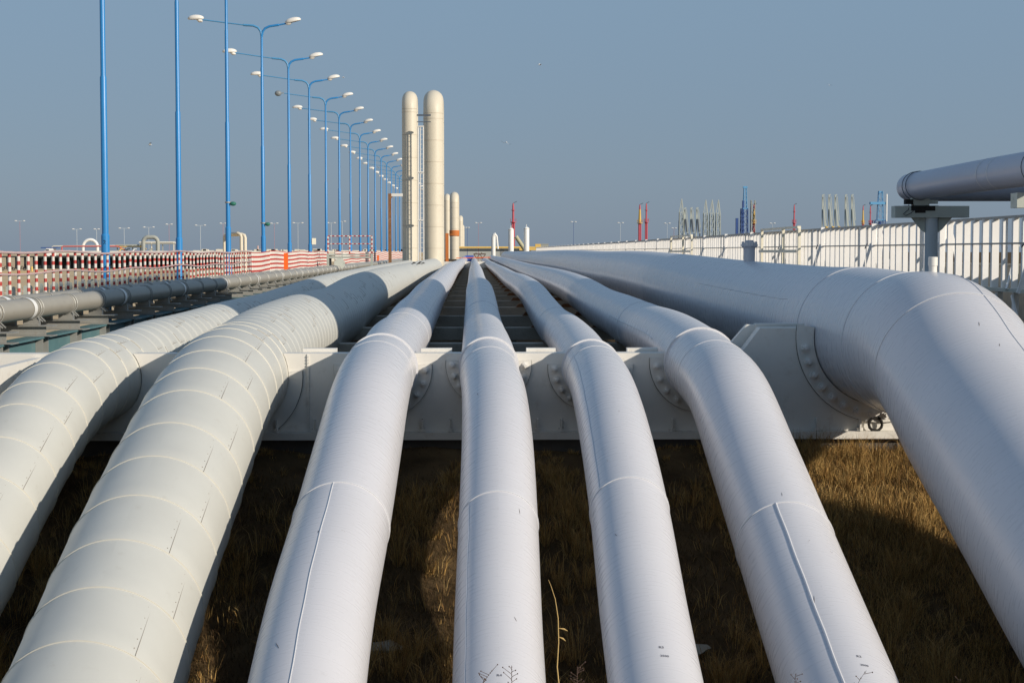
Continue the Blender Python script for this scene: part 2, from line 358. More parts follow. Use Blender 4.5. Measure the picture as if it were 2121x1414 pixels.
def pipe_body(k, stations, n=64):
    """stations: list of (y, dr, material index of the band that follows)"""
    mb = MB(); R = PIPES[k][0]; L = 0; prev = None; Ls = []
    for (y, dr, mi) in stations:
        p, t, s, u = frame_at(k, y)
        if prev is not None: L += (p-prev).length
        prev = p; Ls.append(L)
        for j in range(n):
            a = 2*math.pi*j/n; mb.v.append(p+(s*math.sin(a)+u*math.cos(a))*(R+dr))
    for i in range(len(stations)-1):
        for j in range(n):
            j2 = (j+1) % n
            v0 = j/n*2*math.pi*R; v1 = (j+1)/n*2*math.pi*R
            mb.face((i*n+j, (i+1)*n+j, (i+1)*n+j2, i*n+j2), stations[i][2], ((Ls[i], v0), (Ls[i+1], v0), (Ls[i+1], v1), (Ls[i], v1)))
    return mb
def ystations(y0, y1):
    ys = []; y = y0
    while y < y1: ys.append(y); y += 0.2 if y < 30 else (0.5 if y < 60 else (1.5 if y < 120 else 6))
    ys.append(y1); return ys
def weld(mb, k, y0, y1, deg, r=0.009, step=0.12, n=6):
    ys = []; y = y0
    while y < y1: ys.append(y); y += step
    ys.append(y1)
    mb.tube([on_pipe(k, y, deg+0.25*math.sin(y*7), 0.002) for y in ys], r, n)

WH = {
 'P3': ('large white pipe with a thick straight weld, left of the four white pipes', [(17.0, 'w'), (22.7, 't'), (31.0, 't')], [(8.6, 17.0, -7), (28, 44, 55)]),
 'P4': ('narrow white pipe running straight ahead in the middle of the bundle', [(17.0, 'w'), (22.9, 't'), (38.0, 't')], [(8.6, 17.0, -46)]),
 'P5': ('narrow white pipe right of the central one, thin weld line down its left side', [(17.0, 'w'), (22.6, 't'), (36.0, 't')], [(17.0, 24.2, -50)]),
 'P6': ('large white pipe with a raised weld bead along its crown, beside the biggest pipe', [(17.0, 'w'), (22.3, 't'), (33.0, 't')], [(8.6, 17.0, -15), (26.5, 35, -72)]),
}
for k, (lab, rings, welds) in WH.items():
    root = thing('white_pipeline', lab, 'pipeline', (axis_at(k, 24).x, 24, axis_at(k, 24).z))
    pipe_body(k, [(y, 0, 0) for y in ystations(5.0, 300)]).build('pipe_body', 'white', root)
    for (y, kd) in rings:
        ring_band(k, y-0.012, y+0.012, 0.009 if kd == 'w' else 0.005).build('weld_ring', 'weld', root)
    ring_band(k, 23.95, 24.16, 0.018, steps=3).build('collar', 'white', root)
    ring_band(k, 23.93, 23.96, 0.026).build('weld_ring', 'weld', root)
    for (a, bb, d) in welds:
        m_ = MB(); weld(m_, k, a, bb, d, {'P6': 0.011, 'P3': 0.0055}.get(k, 0.005)); m_.build('weld_seam', 'weld', root)
    # scuffs on the paint
    for (y, d, ln, ang) in [(random.uniform(11, 20), random.uniform(-35, 35), random.uniform(0.05, 0.14), random.uniform(-6, 6)) for _ in range(3)]:
        m_ = MB(); m_.tube([on_pipe(k, y+ln*i/4, d+ang*i/4, 0.0005) for i in range(5)], [0.0008, 0.0025, 0.003, 0.002, 0.0006], 5)
        m_.build('scratch', 'crack', root)
for k_ in ('P3', 'P4', 'P5', 'P6'):
    rr_ = random.Random(k_)
    root_ = [o for o in C.objects if o.get('label') == WH[k_][0]][0]
    for _ in range(5):
        y_ = rr_.uniform(11, 23); d_ = rr_.uniform(-55, 50); m_ = MB()
        for q_ in range(3): m_.ell(on_pipe(k_, y_+rr_.uniform(-0.03, 0.03), d_+rr_.uniform(-2, 2), 0.0), (rr_.uniform(0.002, 0.005), rr_.uniform(0.003, 0.012), 0.001), n=6, m=4)
        m_.build('paint_chip_stain', 'lap', root_)
# hand-written marks near the bottom of three of them
def write(k, s_, y, deg, size, root):
    v, f = text_pts(s_, size); mb = MB(); R = PIPES[k][0]
    for p in v: mb.v.append(on_pipe(k, y+p.y*1.0, deg+math.degrees(p.x/R), 0.002))
    for q in f: mb.face(q)
    mb.build('lettering', 'faded_ink', root, smooth=False)
roots = {o['label'][:18]+o['label'][-8:]: o for o in C.objects if o.name.startswith('white_pipeline')}
PR = {}
for o in C.objects:
    if o.name.startswith('white_pipeline'):
        for k in WH:
            if o['label'] == WH[k][0]: PR[k] = o
write('P6', 'R2', 14.18, 9, 0.042, PR['P6']); write('P6', '2500', 14.05, 11, 0.038, PR['P6'])
write('P5', 'R3', 14.02, 4, 0.042, PR['P5']); write('P5', '2500', 13.9, 6, 0.038, PR['P5'])
write('P4', 'R4', 13.98, -1, 0.042, PR['P4']); write('P4', '250', 13.86, -1, 0.038, PR['P4'])

# the biggest pipe
k = 'P7'
big = thing('big_white_pipeline', 'very large white pipe on the right that bends down past the bolted bracket', 'pipeline', (6.07, 24, -1.26))
pipe_body(k, [(y, 0, 0) for y in ystations(5.0, 300)], 96).build('pipe_body', 'white', big)
for y in (20.5, 22.4, 25.6): ring_band(k, y-0.013, y+0.013, 0.007, 96).build('weld_ring', 'weld', big)
m_ = MB(); weld(m_, k, 8.6, 22.4, 16, 0.007); m_.build('weld_seam', 'weld', big)
m_ = MB(); weld(m_, k, 27, 38, -62, 0.006); m_.build('weld_seam', 'weld', big)
# stub with blind flange further back, small capped vent near the bend
p = on_pipe(k, 31.5, 22, -0.15); t = p.copy()
v0 = at(1552, 540, 36.0)+Vector((0, 0, 0.12))
m_ = MB(); m_.tube([v0+Vector((0, 0, -0.25)), v0+Vector((0, 0, 0.12)), v0+Vector((0, 0, 0.2)), v0+Vector((0, 0, 0.2))], [0.125, 0.125, 0.14, 0.14], 20); m_.build('stub_nozzle', 'white', big)
m_ = MB()
for (z0, z1, r_) in ((0.2, 0.235, 0.19), (0.238, 0.275, 0.175), (0.278, 0.33, 0.09)): m_.tube([v0+Vector((0, 0, z0)), v0+Vector((0, 0, z1))], r_, 20)
for j in range(8):
    a = math.pi*2*j/8; m_.tube([v0+Vector((0.155*math.cos(a), 0.155*math.sin(a), 0.17)), v0+Vector((0.155*math.cos(a), 0.155*math.sin(a), 0.30))], 0.016, 6)
m_.build('blind_flange', 'white', big)
v1 = at(1932, 566, 21.8)
m_ = MB(); m_.tube([v1+Vector((0, 0, -0.25)), v1+Vector((0, 0, 0.10))], 0.055, 18); m_.build('vent_stub', 'steel_white', big)
m_ = MB(); m_.tube([v1+Vector((0, 0, 0.10)), v1+Vector((0, 0, 0.215)), v1+Vector((0, 0, 0.22))], [0.063, 0.063, 0.05], 18); m_.build('vent_cap', 'steel_white', big)
for (y, d, ln) in ((13.4, -28, 0.16), (13.9, -42, 0.1), (19.0, 0, 0.08), (19.6, -4, 0.1)):
    m_ = MB(); m_.tube([on_pipe(k, y+ln*i/4, d+1.2*i/4, 0.0005) for i in range(5)], [0.0008, 0.004, 0.004, 0.003, 0.0006], 5); m_.build('scratch', 'crack', big)

# cream insulated pipes with sheet cladding
def clad_pipe(k, lab, yend, rings, cracks=True):
    root = thing('insulated_pipeline', lab, 'pipeline', (axis_at(k, 24).x, 24, axis_at(k, 24).z))
    rj = random.Random(k); seg = [r+rj.uniform(-0.045, 0.045) for r in rings]
    y = seg[-1]
    while y < yend-1.2: y += 0.62 if y < 75 else 1.2; seg.append(y)
    st = []
    cur = 5.0; seg = [s_ for s_ in seg if s_ > 5.2]
    for i, s_ in enumerate(seg):
        mid = [cur+(s_-0.012-cur)*q for q in ((0.0, 0.25, 0.5, 0.75) if s_ < 80 else (0.0, 0.5))]
        for q, yy in enumerate(mid): st.append((yy+0.0004*(q == 0), -0.004 + 0.008*(q/len(mid)), 0))     # each sheet laps over the next
        lift = 0.013 if s_ < 26 else 0.011
        nb = 1 if s_ < 25 else 0; w_ = 0.0035 if s_ < 25 else 0.003
        st.append((s_-0.007, 0.004, nb)); st.append((s_-w_, lift*(1 if nb else 0.6), nb)); st.append((s_+w_, lift*(1 if nb else 0.6), nb)); st.append((s_+0.0075, -0.001, 2 if s_ > 24 else 0)); st.append((s_+0.016, -0.006, 0))
        cur = s_+0.022
    st.append((yend, 0, 0))
    body = pipe_body(k, st, 72)
    # longitudinal lap joints with rivets
    lap = MB(); riv = MB(); nlap = 0; allr = [seg[0]-0.85] + seg
    for i in range(len(allr)-1):
        a, bb = allr[i]+0.015, allr[i+1]-0.012
        if a > 62: break
        if a < 24: degs = ((36,) if i % 2 else (54,)) if i % 5 else (44,)
        elif random.random() < 0.4: continue
        else: degs = (random.choice((28, 40, 52, 60)),)
        if a > 24 and not cracks: continue
        for d in [q_+random.uniform(-4, 4) for q_ in degs]:
            for q in range(4):
                ya, yb = a+(bb-a)*q/4, a+(bb-a)*(q+1)/4
                lap.bar(on_pipe(k, ya, d, -0.001), on_pipe(k, yb, d, -0.001), (0.0022 if a < 24 else 0.005, 0.006))
            for q in range(5):
                yy = a+(bb-a)*(q+0.5)/5; riv.ell(on_pipe(k, yy+random.uniform(-0.02, 0.02), d-2.4, 0.0), (0.006, 0.006, 0.004), n=6, m=4)
            if a > 22:      # open edge running round from the joint
                dd = random.choice((-1, 1))*random.uniform(8, 22)
                for q in range(6):
                    lap.bar(on_pipe(k, bb+0.008, d+dd*q/6, 0.004), on_pipe(k, bb+0.008, d+dd*(q+1)/6, 0.004), 0.008)
            elif random.random() < 0.7:
                for q in range(4): lap.bar(on_pipe(k, bb+0.02, d+18*q/4*(0.6), 0.0), on_pipe(k, bb+0.02, d+18*(q+1)/4*0.6, 0.0), 0.006)
    lap.add(riv); lap.mi = [3]*len(lap.mi); body.add(lap); body.build('cladding', ['clad', 'clad_bead', 'crack', 'lap'], root)
    return root
CL = {}
CL['P1'] = clad_pipe('P1', 'cream clad insulated pipe at the far left, crossed by the shadow of its neighbour', 143.5, [6.5+0.91*i for i in range(13)] + [18.35, 19.23, 20.07, 20.82, 21.68, 22.65, 23.4, 24.1, 24.9, 25.9])
CL['P2'] = clad_pipe('P2', 'thick cream clad insulated pipe, second from the left, with riveted joints', 150.5, [6.14+0.83*i for i in range(11)] + [15.27, 16.09, 16.93, 17.86, 18.83, 19.78, 20.63, 21.53, 22.5, 23.3, 24.1])
# torn bits of cladding further along the thick one
for (y, d) in ((88, 20), (92, 30), (97, 24), (99, 34)):
    m_ = MB(); m_.prism([(0, 0), (0.5, 0.12), (0.15, 0.3)], 0, 0.02); pp = on_pipe('P2', y, d, 0.01)
    m_.v = [pp + Vector((v.x*0.5, v.z*5, v.z*0.35)) for v in m_.v]
    m_.build('torn_edge', 'crack', CL['P2'], smooth=False)

# ------------------------------------------------------------------ support beam across the pipes
YB = 24.25
beam = thing('pipe_support_girder', 'white painted steel beam with bolted saddle rings holding all the pipes', 'girder', (0, YB, -2.75))
order = ['P1', 'P2', 'P3', 'P4', 'P5', 'P6']
def arc(k, dr, a0, a1, n=20):
    p = axis_at(k, YB); R = PIPES[k][0]+dr
    return [(p.x+R*math.sin(math.radians(a0+(a1-a0)*i/n)), p.z+R*math.cos(math.radians(a0+(a1-a0)*i/n))) for i in range(n+1)]
TOPZ = -1.50; BOT = -2.66
# one plate per bay, so each plate lies between two pipes
cent = [axis_at(k, YB) for k in order]
def clipped_arc(k, side, dr=0.008):
    p = axis_at(k, YB); R = PIPES[k][0]+dr
    th = math.degrees(math.acos(max(-1, min(1, (TOPZ-p.z)/R))))
    return [(p.x+side*R*math.sin(math.radians(th+(180-th)*i/16)), p.z+R*math.cos(math.radians(th+(180-th)*i/16))) for i in range(17)]
for i in range(len(order)-1):
    a = clipped_arc(order[i], 1); b_ = clipped_arc(order[i+1], -1)
    pts = [(cent[i].x, BOT), (cent[i+1].x, BOT)] + list(reversed(b_)) + list(reversed(a[:]))[::-1]
    MB().prism(pts, YB, YB+0.34).build('beam_plate', 'steel_white', beam, ang=25)
a = clipped_arc('P1', -1)
MB().prism([(-9.6, BOT), (cent[0].x, BOT)] + list(reversed(a)) + [(-9.6, TOPZ)], YB, YB+0.34).build('beam_plate', 'steel_white', beam, ang=25)
# raised section carrying the biggest pipe
p7 = axis_at('P7', YB); R7 = PIPES['P7'][0]+0.02; TZ7 = -1.13
th = math.degrees(math.acos((TZ7-p7.z)/R7))
left7 = [(p7.x-R7*math.sin(math.radians(th+(180-th)*i/24)), p7.z+R7*math.cos(math.radians(th+(180-th)*i/24))) for i in range(25)]
right7 = [(p7.x+R7*math.sin(math.radians(th+(180-th)*i/24)), p7.z+R7*math.cos(math.radians(th+(180-th)*i/24))) for i in range(25)]
a = clipped_arc('P6', 1)
MB().prism([(cent[5].x, BOT), (p7.x, BOT)] + list(reversed(left7)) + [(4.26, TZ7), (3.98, TOPZ)] + a, YB-0.004, YB+0.30).build('beam_plate', 'steel_white', beam, ang=25)
MB().prism([(p7.x, BOT), (8.4, BOT), (8.4, TOPZ), (7.9, TZ7)] + right7, YB-0.002, YB+0.30).build('beam_plate', 'steel_white', beam, ang=25)
MB().prism([(3.80, TOPZ-0.3), (4.40, TOPZ-0.3), (4.40, TZ7+0.03), (4.13, TZ7+0.03), (3.80, TOPZ+0.02)], YB+0.42, YB+0.56).add(MB().bx(4.26, 5.0, YB+0.40, YB+0.58, TZ7-0.3, TZ7+0.045)).build('back_plate', 'steel_white', beam, ang=25)
MB().bx(-9.6, 8.6, YB-0.14, YB+0.46, BOT-0.11, BOT-0.002).build('bottom_flange', 'steel_white', beam)
MB().bx(-6.46, -6.33, 16.5, YB-0.02, -2.9, -1.555).build('side_plate', 'steel_white', beam)
for (x0, x1) in ((-2.55, -2.05), (-0.78, -0.32), (0.80, 1.24), (2.32, 2.78)):
    MB().bx(x0, x1, YB+0.36, YB+0.56, TOPZ-0.3, TOPZ+0.05).build('top_bracket', 'steel_white', beam)
bolt = MB()
def bolt_mb(x, z, r):
    mb = MB(); y = YB-0.055
    mb.tube([(x, y, z), (x, y-0.02, z)], r, 16)
    mb.tube([(x, y-0.02, z), (x, y-0.075, z)], r*0.70, 6)
    mb.tube([(x, y-0.075, z), (x, y-0.12, z)], r*0.42, 10)
    return mb
for k in order[1:]+['P7']:
    p = axis_at(k, YB); R = PIPES[k][0]; wd = 0.215 if k != 'P7' else 0.27
    n_ = 40; a0, a1 = (85, 275) if k != 'P7' else (82, 278)
    A_ = [(p.x+(R+0.015)*math.sin(math.radians(a0+(a1-a0)*i/n_)), p.z+(R+0.015)*math.cos(math.radians(a0+(a1-a0)*i/n_))) for i in range(n_+1)]
    B_ = [(p.x+(R+wd)*math.sin(math.radians(a1+(a0-a1)*i/n_)), p.z+(R+wd)*math.cos(math.radians(a1+(a0-a1)*i/n_))) for i in range(n_+1)]
    fl = MB(); fl.prism(A_+B_, YB-0.055, YB-0.012)
    B2 = [(p.x+(x_-p.x)*(R+wd+0.006)/(R+wd), p.z+(z_-p.z)*(R+wd+0.006)/(R+wd)) for x_, z_ in B_]
    MB().prism(A_+B2, YB-0.0115, YB-0.0045).build('grime_gap', 'grime', beam, ang=25)
    ring = fl.build('flange_ring', 'steel_white', beam, ang=25)
    step = 17.7 if k != 'P7' else 10.7; ang = 92.0 if k in ('P3', 'P4', 'P5') else (88.0 if k == 'P6' else 91.0)
    aa = ang if k not in ('P1', 'P2') else 400
    while aa < 360-ang+1:
        x = p.x+(R+wd*0.58)*math.sin(math.radians(aa)); z = p.z+(R+wd*0.58)*math.cos(math.radians(aa))
        bolt_mb(x, z, 0.050 if k != 'P7' else 0.066).build('bolt', 'bolt', ring, ang=30); aa += step
m_ = None
for x in (-2.9, -2.35, -0.75, -0.35, 0.95, 1.3, 2.52, 2.95, 3.9, 4.45, 5.1, 5.75):
    m_ = MB(); m_.bx(x-0.012, x+0.012, YB-0.12, YB-0.004, BOT+0.004, BOT+0.19); m_.bx(x-0.04, x+0.04, YB-0.10, YB-0.0045, BOT+0.002, BOT+0.05)
    m_.build('stiffener', 'steel_white', beam, smooth=False)
m_ = MB(); m_.bx(-2.45, -2.425, YB-0.02, YB-0.003, BOT+0.02, TOPZ-0.01)
for i in range(24): m_.box((-2.437, YB-0.02, BOT+0.06+i*0.046), (0.03, 0.02, 0.02))
m_.build('weld_seam', 'steel_white', beam, smooth=False)
m_ = MB(); m_.tube([(5.98+0.10*math.cos(a_/12*2*math.pi), YB-0.075, BOT+0.10+0.10*math.sin(a_/12*2*math.pi)) for a_ in range(13)], 0.022, 8); m_.build('lifting_eye', 'grime', beam)
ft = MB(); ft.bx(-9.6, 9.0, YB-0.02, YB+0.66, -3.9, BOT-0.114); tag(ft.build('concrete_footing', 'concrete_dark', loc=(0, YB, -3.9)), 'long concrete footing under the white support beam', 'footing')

# further white support beam in the distance
fb = thing('support_girder', 'small distant white cross beam under the pipes near the orange rail', 'girder', (0, 190, -2.6))
MB().bx(-4.6, 4.2, 190, 190.5, -1.9, -1.15).build('beam_plate', 'steel_white', fb)
for x in (-4.2, -0.6, 1.0, 3.9): MB().bx(x-0.2, x+0.2, 190.1, 190.4, -3, -1.902).build('leg', 'steel_white', fb)

# concrete sleepers behind the beam
sl = None
ys_ = [28.6, 35.6] + [43.0+7.8*i for i in range(20)]
for i, y in enumerate(ys_):
    if sl is None:
        sl = thing('concrete_sleeper', '', 'sleeper', (0, y, -2.95), 'concrete sleepers crossing under the pipes')
        m_ = MB(); m_.bx(-7.2, 7.8, y-0.28, y+0.28, -2.30, -1.98); m_.build('sleeper_beam', 'concrete', sl)
        for x in (-6.4, -2.4, 0.95, 4.6): MB().bx(x-0.18, x+0.18, y-0.2, y+0.2, -3.0, -2.302).build('leg', 'concrete', sl)
        for kx in (-5.5, -3.57, -1.36, 0.21, 1.82, 3.42): MB().prism([(kx-0.3, -1.98), (kx+0.3, -1.98), (kx+0.2, -1.86), (kx-0.2, -1.86)], y-0.15, y+0.15).build('pipe_saddle', 'rust', sl, ang=20)
        c = sl
    else: c = copy_thing(sl, (0, y, -2.95), '')
    c['label'] = '%s concrete sleeper behind the white beam, seen in the dark gaps between pipes' % ORD[i]
# galvanised brackets hanging beside the white pipe right of centre
pr = None
for i in range(13):
    y = 39.5+4.0*i
    if pr is None:
        pr = thing('hanging_bracket', '', 'bracket', (2.33, y, -2.95), 'thin steel brackets beside the white pipe')
        MB().tube([(2.33, y, -2.95), (2.33, y, -1.55)], 0.025, 6).build('post', 'rust', pr)
        MB().bar((2.33, y, -1.58), (2.05, y, -1.58), 0.04).build('cross_arm', 'rust', pr); c = pr
    else: c = copy_thing(pr, (2.33, y, -2.95), '')
    c['label'] = '%s thin rusty bracket in the dark gap right of the central white pipes' % ORD[i]

# ------------------------------------------------------------------ left: conduits on a steel rack
rack = thing('pipe_rack_girder', 'teal painted steel girder with stiffeners carrying the two ribbed pipes', 'girder', (-8.4, 25, -3))
g = MB(); g.bx(-8.42, -8.38, 24.7, 235, -2.35, -1.66); g.build('web', 'teal', rack)
MB().bx(-8.58, -8.22, 24.7, 235, -1.66, -1.625).build('top_flange', 'teal', rack); MB().bx(-8.58, -8.2, 24.7, 235, -2.39, -2.352).build('bottom_flange', 'teal', rack)
sup_y = [26.4+2.7*i for i in range(40)]
for y in sup_y[:30]:
    MB().bx(-8.378, -8.24, y-0.22, y-0.17, -2.35, -1.662).add(MB().bx(-8.378, -8.24, y+0.17, y+0.22, -2.35, -1.662)).build('stiffener', 'galv', rack, smooth=False)
for y in [30+12*i for i in range(17)]: MB().bx(-8.55, -8.25, y-0.15, y+0.15, -3.05, -2.392).build('leg', 'teal', rack)
sp_ = None
for i, y in enumerate(sup_y):
    if sp_ is None:
        sp_ = thing('rack_crossbar', '', 'support', (-8.6, y, -1.62), 'cross beams with saddles under the ribbed pipes')
        MB().bx(-9.25, -8.2, y-0.11, y-0.09, -1.60, -1.44).add(MB().bx(-9.25, -8.05, y-0.2, y+0.16, -1.435, -1.415)).add(MB().bx(-9.25, -8.05, y-0.2, y+0.16, -1.622, -1.602)).build('cross_channel', 'galv', sp_, smooth=False)
        for x in (-8.5, -8.95):
            MB().prism([(x-0.15, -1.412), (x+0.15, -1.412), (x+0.15, -1.30), (x+0.10, -1.20), (x-0.10, -1.20), (x-0.15, -1.30)], y-0.07, y+0.07).build('saddle', 'galv', sp_, ang=20)
        c = sp_
    else: c = copy_thing(sp_, (-8.6, y, -1.62), '')
    c['label'] = '%s galvanised cross beam from the left edge under the ribbed pipes' % (ORD[i] if i < len(ORD) else 'far small, number %d' % i)
for ci, (x, zz, lab) in enumerate(((-8.5, -1.085, 'ribbed insulated pipe nearest the viewer on the left rack'), (-8.95, -1.06, 'ribbed insulated pipe on the rack, hidden behind the front one'))):
    root = thing('ribbed_pipe', lab, 'pipe', (x, 30, zz))
    mb = MB(); y = 24.0; path = []; rr = []
    while y < 240:
        if y < 75:
            path += [(x, y, zz), (x, y+0.06, zz)]; rr += [0.190, 0.205]; y += 0.12
        else: path.append((x, y, zz)); rr.append(0.2); y += 3
    mb.tube(path, rr, 28, uvs=True); mb.build('cladding', 'conduit', root, ang=60)
    for i, y in enumerate(sup_y[:34]):
        for dy in (-0.09, 0.09):
            m_ = MB(); m_.tube([(x+0.213*math.cos(q/20*2*math.pi), y+dy, zz+0.213*math.sin(q/20*2*math.pi)) for q in range(21)], 0.011, 6)
            m_.bar((x+0.15, y+dy, zz-0.17), (x+0.24, y+dy, zz-0.26), 0.02)
            m_.build('clamp', 'galv', root)
        if i % 3 == 2: MB().tube([(x, y-0.55, zz), (x, y-0.33, zz)], 0.212, 28, caps=False).build('joint_band', 'tank_white', root)

# walkway carrying the red and white barrier
wk = thing('walkway', 'long blue-green steel walkway edge under the red and white barrier', 'walkway', (-9.8, 30, -3))
MB().bx(-10.25, -9.28, 26, 260, -1.10, -1.06).build('deck', 'galv', wk); MB().bx(-9.28, -9.25, 26, 260, -1.28, -1.05).build('edge_channel', 'teal', wk)
MB().bx(-10.28, -10.25, 26, 260, -1.28, -1.05).build('edge_channel', 'teal', wk)
for y in [28+9*i for i in range(24)]: MB().bx(-9.9, -9.7, y-0.1, y+0.1, -3.1, -1.102).build('leg', 'teal', wk)

# ------------------------------------------------------------------ red and white barrier
bar = thing('striped_barrier', 'barrier of separate red and white striped posts with two sagging rails', 'barrier', (-9.55, 31, -1.05))
def striped(x, y, z0, z1, r, per=0.19, red=0.085, n=8, mb=None, ph=0.0):
    mb = mb or MB(); z = z0-ph; zs = [z0]; mi = []
    cur = z0; k_ = 0
    seq = []
    z = z0
    isred = True; first = red
    while z < z1-1e-4:
        h = red if isred else per-red
        z2 = min(z1, z+h); seq.append((z, z2, 0 if isred else 1)); z = z2; isred = not isred
    pts = [(x, y, s_[0]) for s_ in seq]+[(x, y, z1)]
    mb.tube(pts, r, n, mis=[s_[2] for s_ in seq]); return mb
proto = striped(-9.55, 31.3, -1.06, -0.03, 0.034).build('post', ['red', 'stripe_white'], bar)
for i in range(1, 57):
    c = proto.copy(); C.objects.link(c); c.parent = bar; c.location = Vector(proto.location)+Vector((random.uniform(-0.01, 0.01), 0.70*i, random.uniform(-0.02, 0.02)))
def rail_path(z, amp, y0, y1, st=0.35):
    pts = []; y = y0
    while y <= y1: pts.append((-9.51, y, z+amp*math.sin(y*0.85)+amp*0.6*math.sin(y*0.37+1))); y += st
    return pts
pth = rail_path(-0.02, 0.022, 30.9, 71); MB().tube(pth, [0.03 if i % 2 else 0.024 for i in range(len(pth))], 8).build('rail', 'pink_rail', bar)
pth = rail_path(-0.47, 0.03, 30.9, 71); MB().tube(pth, [0.024 if i % 2 else 0.019 for i in range(len(pth))], 8).build('rail', 'pink_rail', bar)
# low palisade of round-topped slats
pal = thing('slat_guard', 'low guard of round-topped grey-green slats behind the striped posts', 'guard rail', (-9.95, 31, -1.06))
sm = MB(); x0 = -9.95
pts = [(-0.04, 0), (0.04, 0), (0.04, 0.27)]+[(0.04*math.cos(math.pi*i/8), 0.27+0.05*math.sin(math.pi*i/8)) for i in range(1, 8)]+[(-0.04, 0.27)]
sm.prism([(x0+a_, -1.058+b_) for a_, b_ in pts], 31.2, 31.215)
ps = sm.build('slat', 'slat', pal, ang=20)
for i in range(1, 46):
    c = ps.copy(); C.objects.link(c); c.parent = pal; c.location = Vector(ps.location)+Vector((0, 0.46*i, random.uniform(-0.02, 0.03)))
pth = [(-9.99, 31+i, -0.88+0.01*math.sin(i)) for i in range(22)]; MB().tube(pth, 0.012, 6).build('wire', 'pink_rail', pal)

# dense striped fence panels beyond
i = 0; y = 71.2
while y < 235:
    if 107 < y < 111: y += 6.2; continue
    mb = MB(); yy = y; zph = random.uniform(-0.02, 0.02)
    while yy < y+6.0:
        striped(-9.53+0.03*math.sin(yy*1.3), yy, -1.06+zph+0.03*math.sin(yy*0.5), 0.0+zph+0.03*math.sin(yy*0.5), 0.055, 0.205, 0.085, 6, mb); yy += 0.125 if y < 120 else 0.3
    if y >= 120: pass
    o = mb.build('striped_fence_panel', ['red', 'stripe_white'], loc=(-9.53, y, -1.06), ang=60)
    tag(o, '%s close-set red and white striped fence panel, counting from the open posts' % ORD[i], 'fence panel', 'striped fence panels along the walkway'); i += 1; y += 6.15
# orange panels
for (px0, px1, py0, py1, Y, lab) in ((583, 597, 524, 570, 82.6, 'tall bright orange plate on the striped fence left of the pipes'), (781, 785, 529, 543, 157, 'tiny orange plate on the striped fence near the rusty post')):
    a = at(px0, py0, Y); b_ = at(px1, py1, Y); mb = MB(); mb.bx(a.x, b_.x, Y-0.06, Y, b_.z, a.z); o = mb.build('orange_plate', ['orange'], loc=(a.x, Y, b_.z)); tag(o, lab, 'plate')
    # fixing straps behind it
for (px, Y, lab) in ((615, 90.5, 'dark wide pole strip against the striped fence right of the orange plate'), (626, 93.5, 'dark narrow pole strip against the striped fence')):
    a = at(px, 526, Y); mb = MB(); mb.tube([(a.x, Y-0.1, -1.06), (a.x, Y-0.1, a.z)], 0.06, 10); mb.bx(a.x-0.1, a.x+0.1, Y-0.2, Y, -1.07, -1.05)
    tag(mb.build('dark_post', 'head_dark', loc=(a.x, Y, -1.06)), lab, 'post')

# ------------------------------------------------------------------ blue street lamps
X_L = -10.38; Y0L = 46.7; DYL = 11.66
def make_lamp():
    root = thing('street_lamp', '', 'street lamp', (0, 0, 0), 'blue double-arm street lamps in a row')
    p = MB(); H = 13.3   # base at -3.0, fork at 10.35
    zz = [0, 0.35, 1.70, 1.95, 3.45, 3.50, 7.88, 7.93, 11.73, 11.78, 13.35]; rr = [0.17, 0.15, 0.15, 0.118, 0.118, 0.094, 0.092, 0.073, 0.071, 0.060, 0.058]
    p.tube([(0, 0, z) for z in zz], rr, 20); p.build('pole', 'blue', root, ang=25)
    MB().bx(-0.05, 0.05, -0.157, -0.135, 1.15, 1.6).build('access_door', 'blue_arm', root)
    def arm(pts, r0, r1, ns):
        m_ = MB(); m_.tube(pts, [r0]*ns+[r1]*(len(pts)-ns), 12); return m_
    z = 13.3
    arm([(0, 0, z-0.05), (0.05, 0, z+0.2), (0.17, 0, z+0.36), (0.38, 0, z+0.46), (0.85, 0, z+0.53), (0.87, 0, z+0.533), (1.25, 0, z+0.6)], 0.058, 0.038, 5).build('arm', 'blue', root)
    arm([(0, 0, z-0.05), (-0.05, 0, z+0.22), (-0.18, 0, z+0.40), (-0.42, 0, z+0.50), (-0.9, 0, z+0.53), (-0.92, 0, z+0.535), (-2.95, 0, z+0.80)], 0.056, 0.03, 5).build('arm', 'blue_arm', root)
    for sgn, x, zz_ in ((1, 1.55, z+0.72), (-1, -3.25, z+0.87)):
        m_ = MB(); rot = Matrix.Rotation(-sgn*math.radians(13 if sgn > 0 else -2), 3, 'Y')
        m_.ell((x, 0, zz_), (0.41, 0.19, 0.175), rot=rot, flat=-0.05); m_.tube([(x-sgn*0.33, 0, zz_-0.14), (x-sgn*0.20, 0, zz_-0.12), (x-sgn*0.12, 0, zz_-0.02)], [0.06, 0.10, 0.11], 12)
        m_.build('lamp_head', 'head', root, ang=50)
    return root
lamp0 = make_lamp(); lamps = []
def lamp_label(i):
    if i < 4: return 'blue street lamp pole marked %d beside the striped barrier' % (i+2)
    if i == 6: return 'blue street lamp whose left lamp head hangs broken and dark, seventh from the nearest'
    return '%s blue double-arm street lamp counting from the nearest' % ORD[i]
for i in range(22):
    loc = (X_L, Y0L+DYL*i, -3.0+{2: 0.55, 3: 0.28}.get(i, 0.0)); rz = math.radians([0, 0, 0, -3, 7, 6, 5, -4, -6, 6, 1, 0, 6, 2, 4, 0, 5, 3, 2, 4, 0, 3][i])
    if i == 0: lamp0.location = loc; lamp0['label'] = lamp_label(0); lamps.append(lamp0)
    else: lamps.append(copy_thing(lamp0, loc, lamp_label(i), rz=rz))
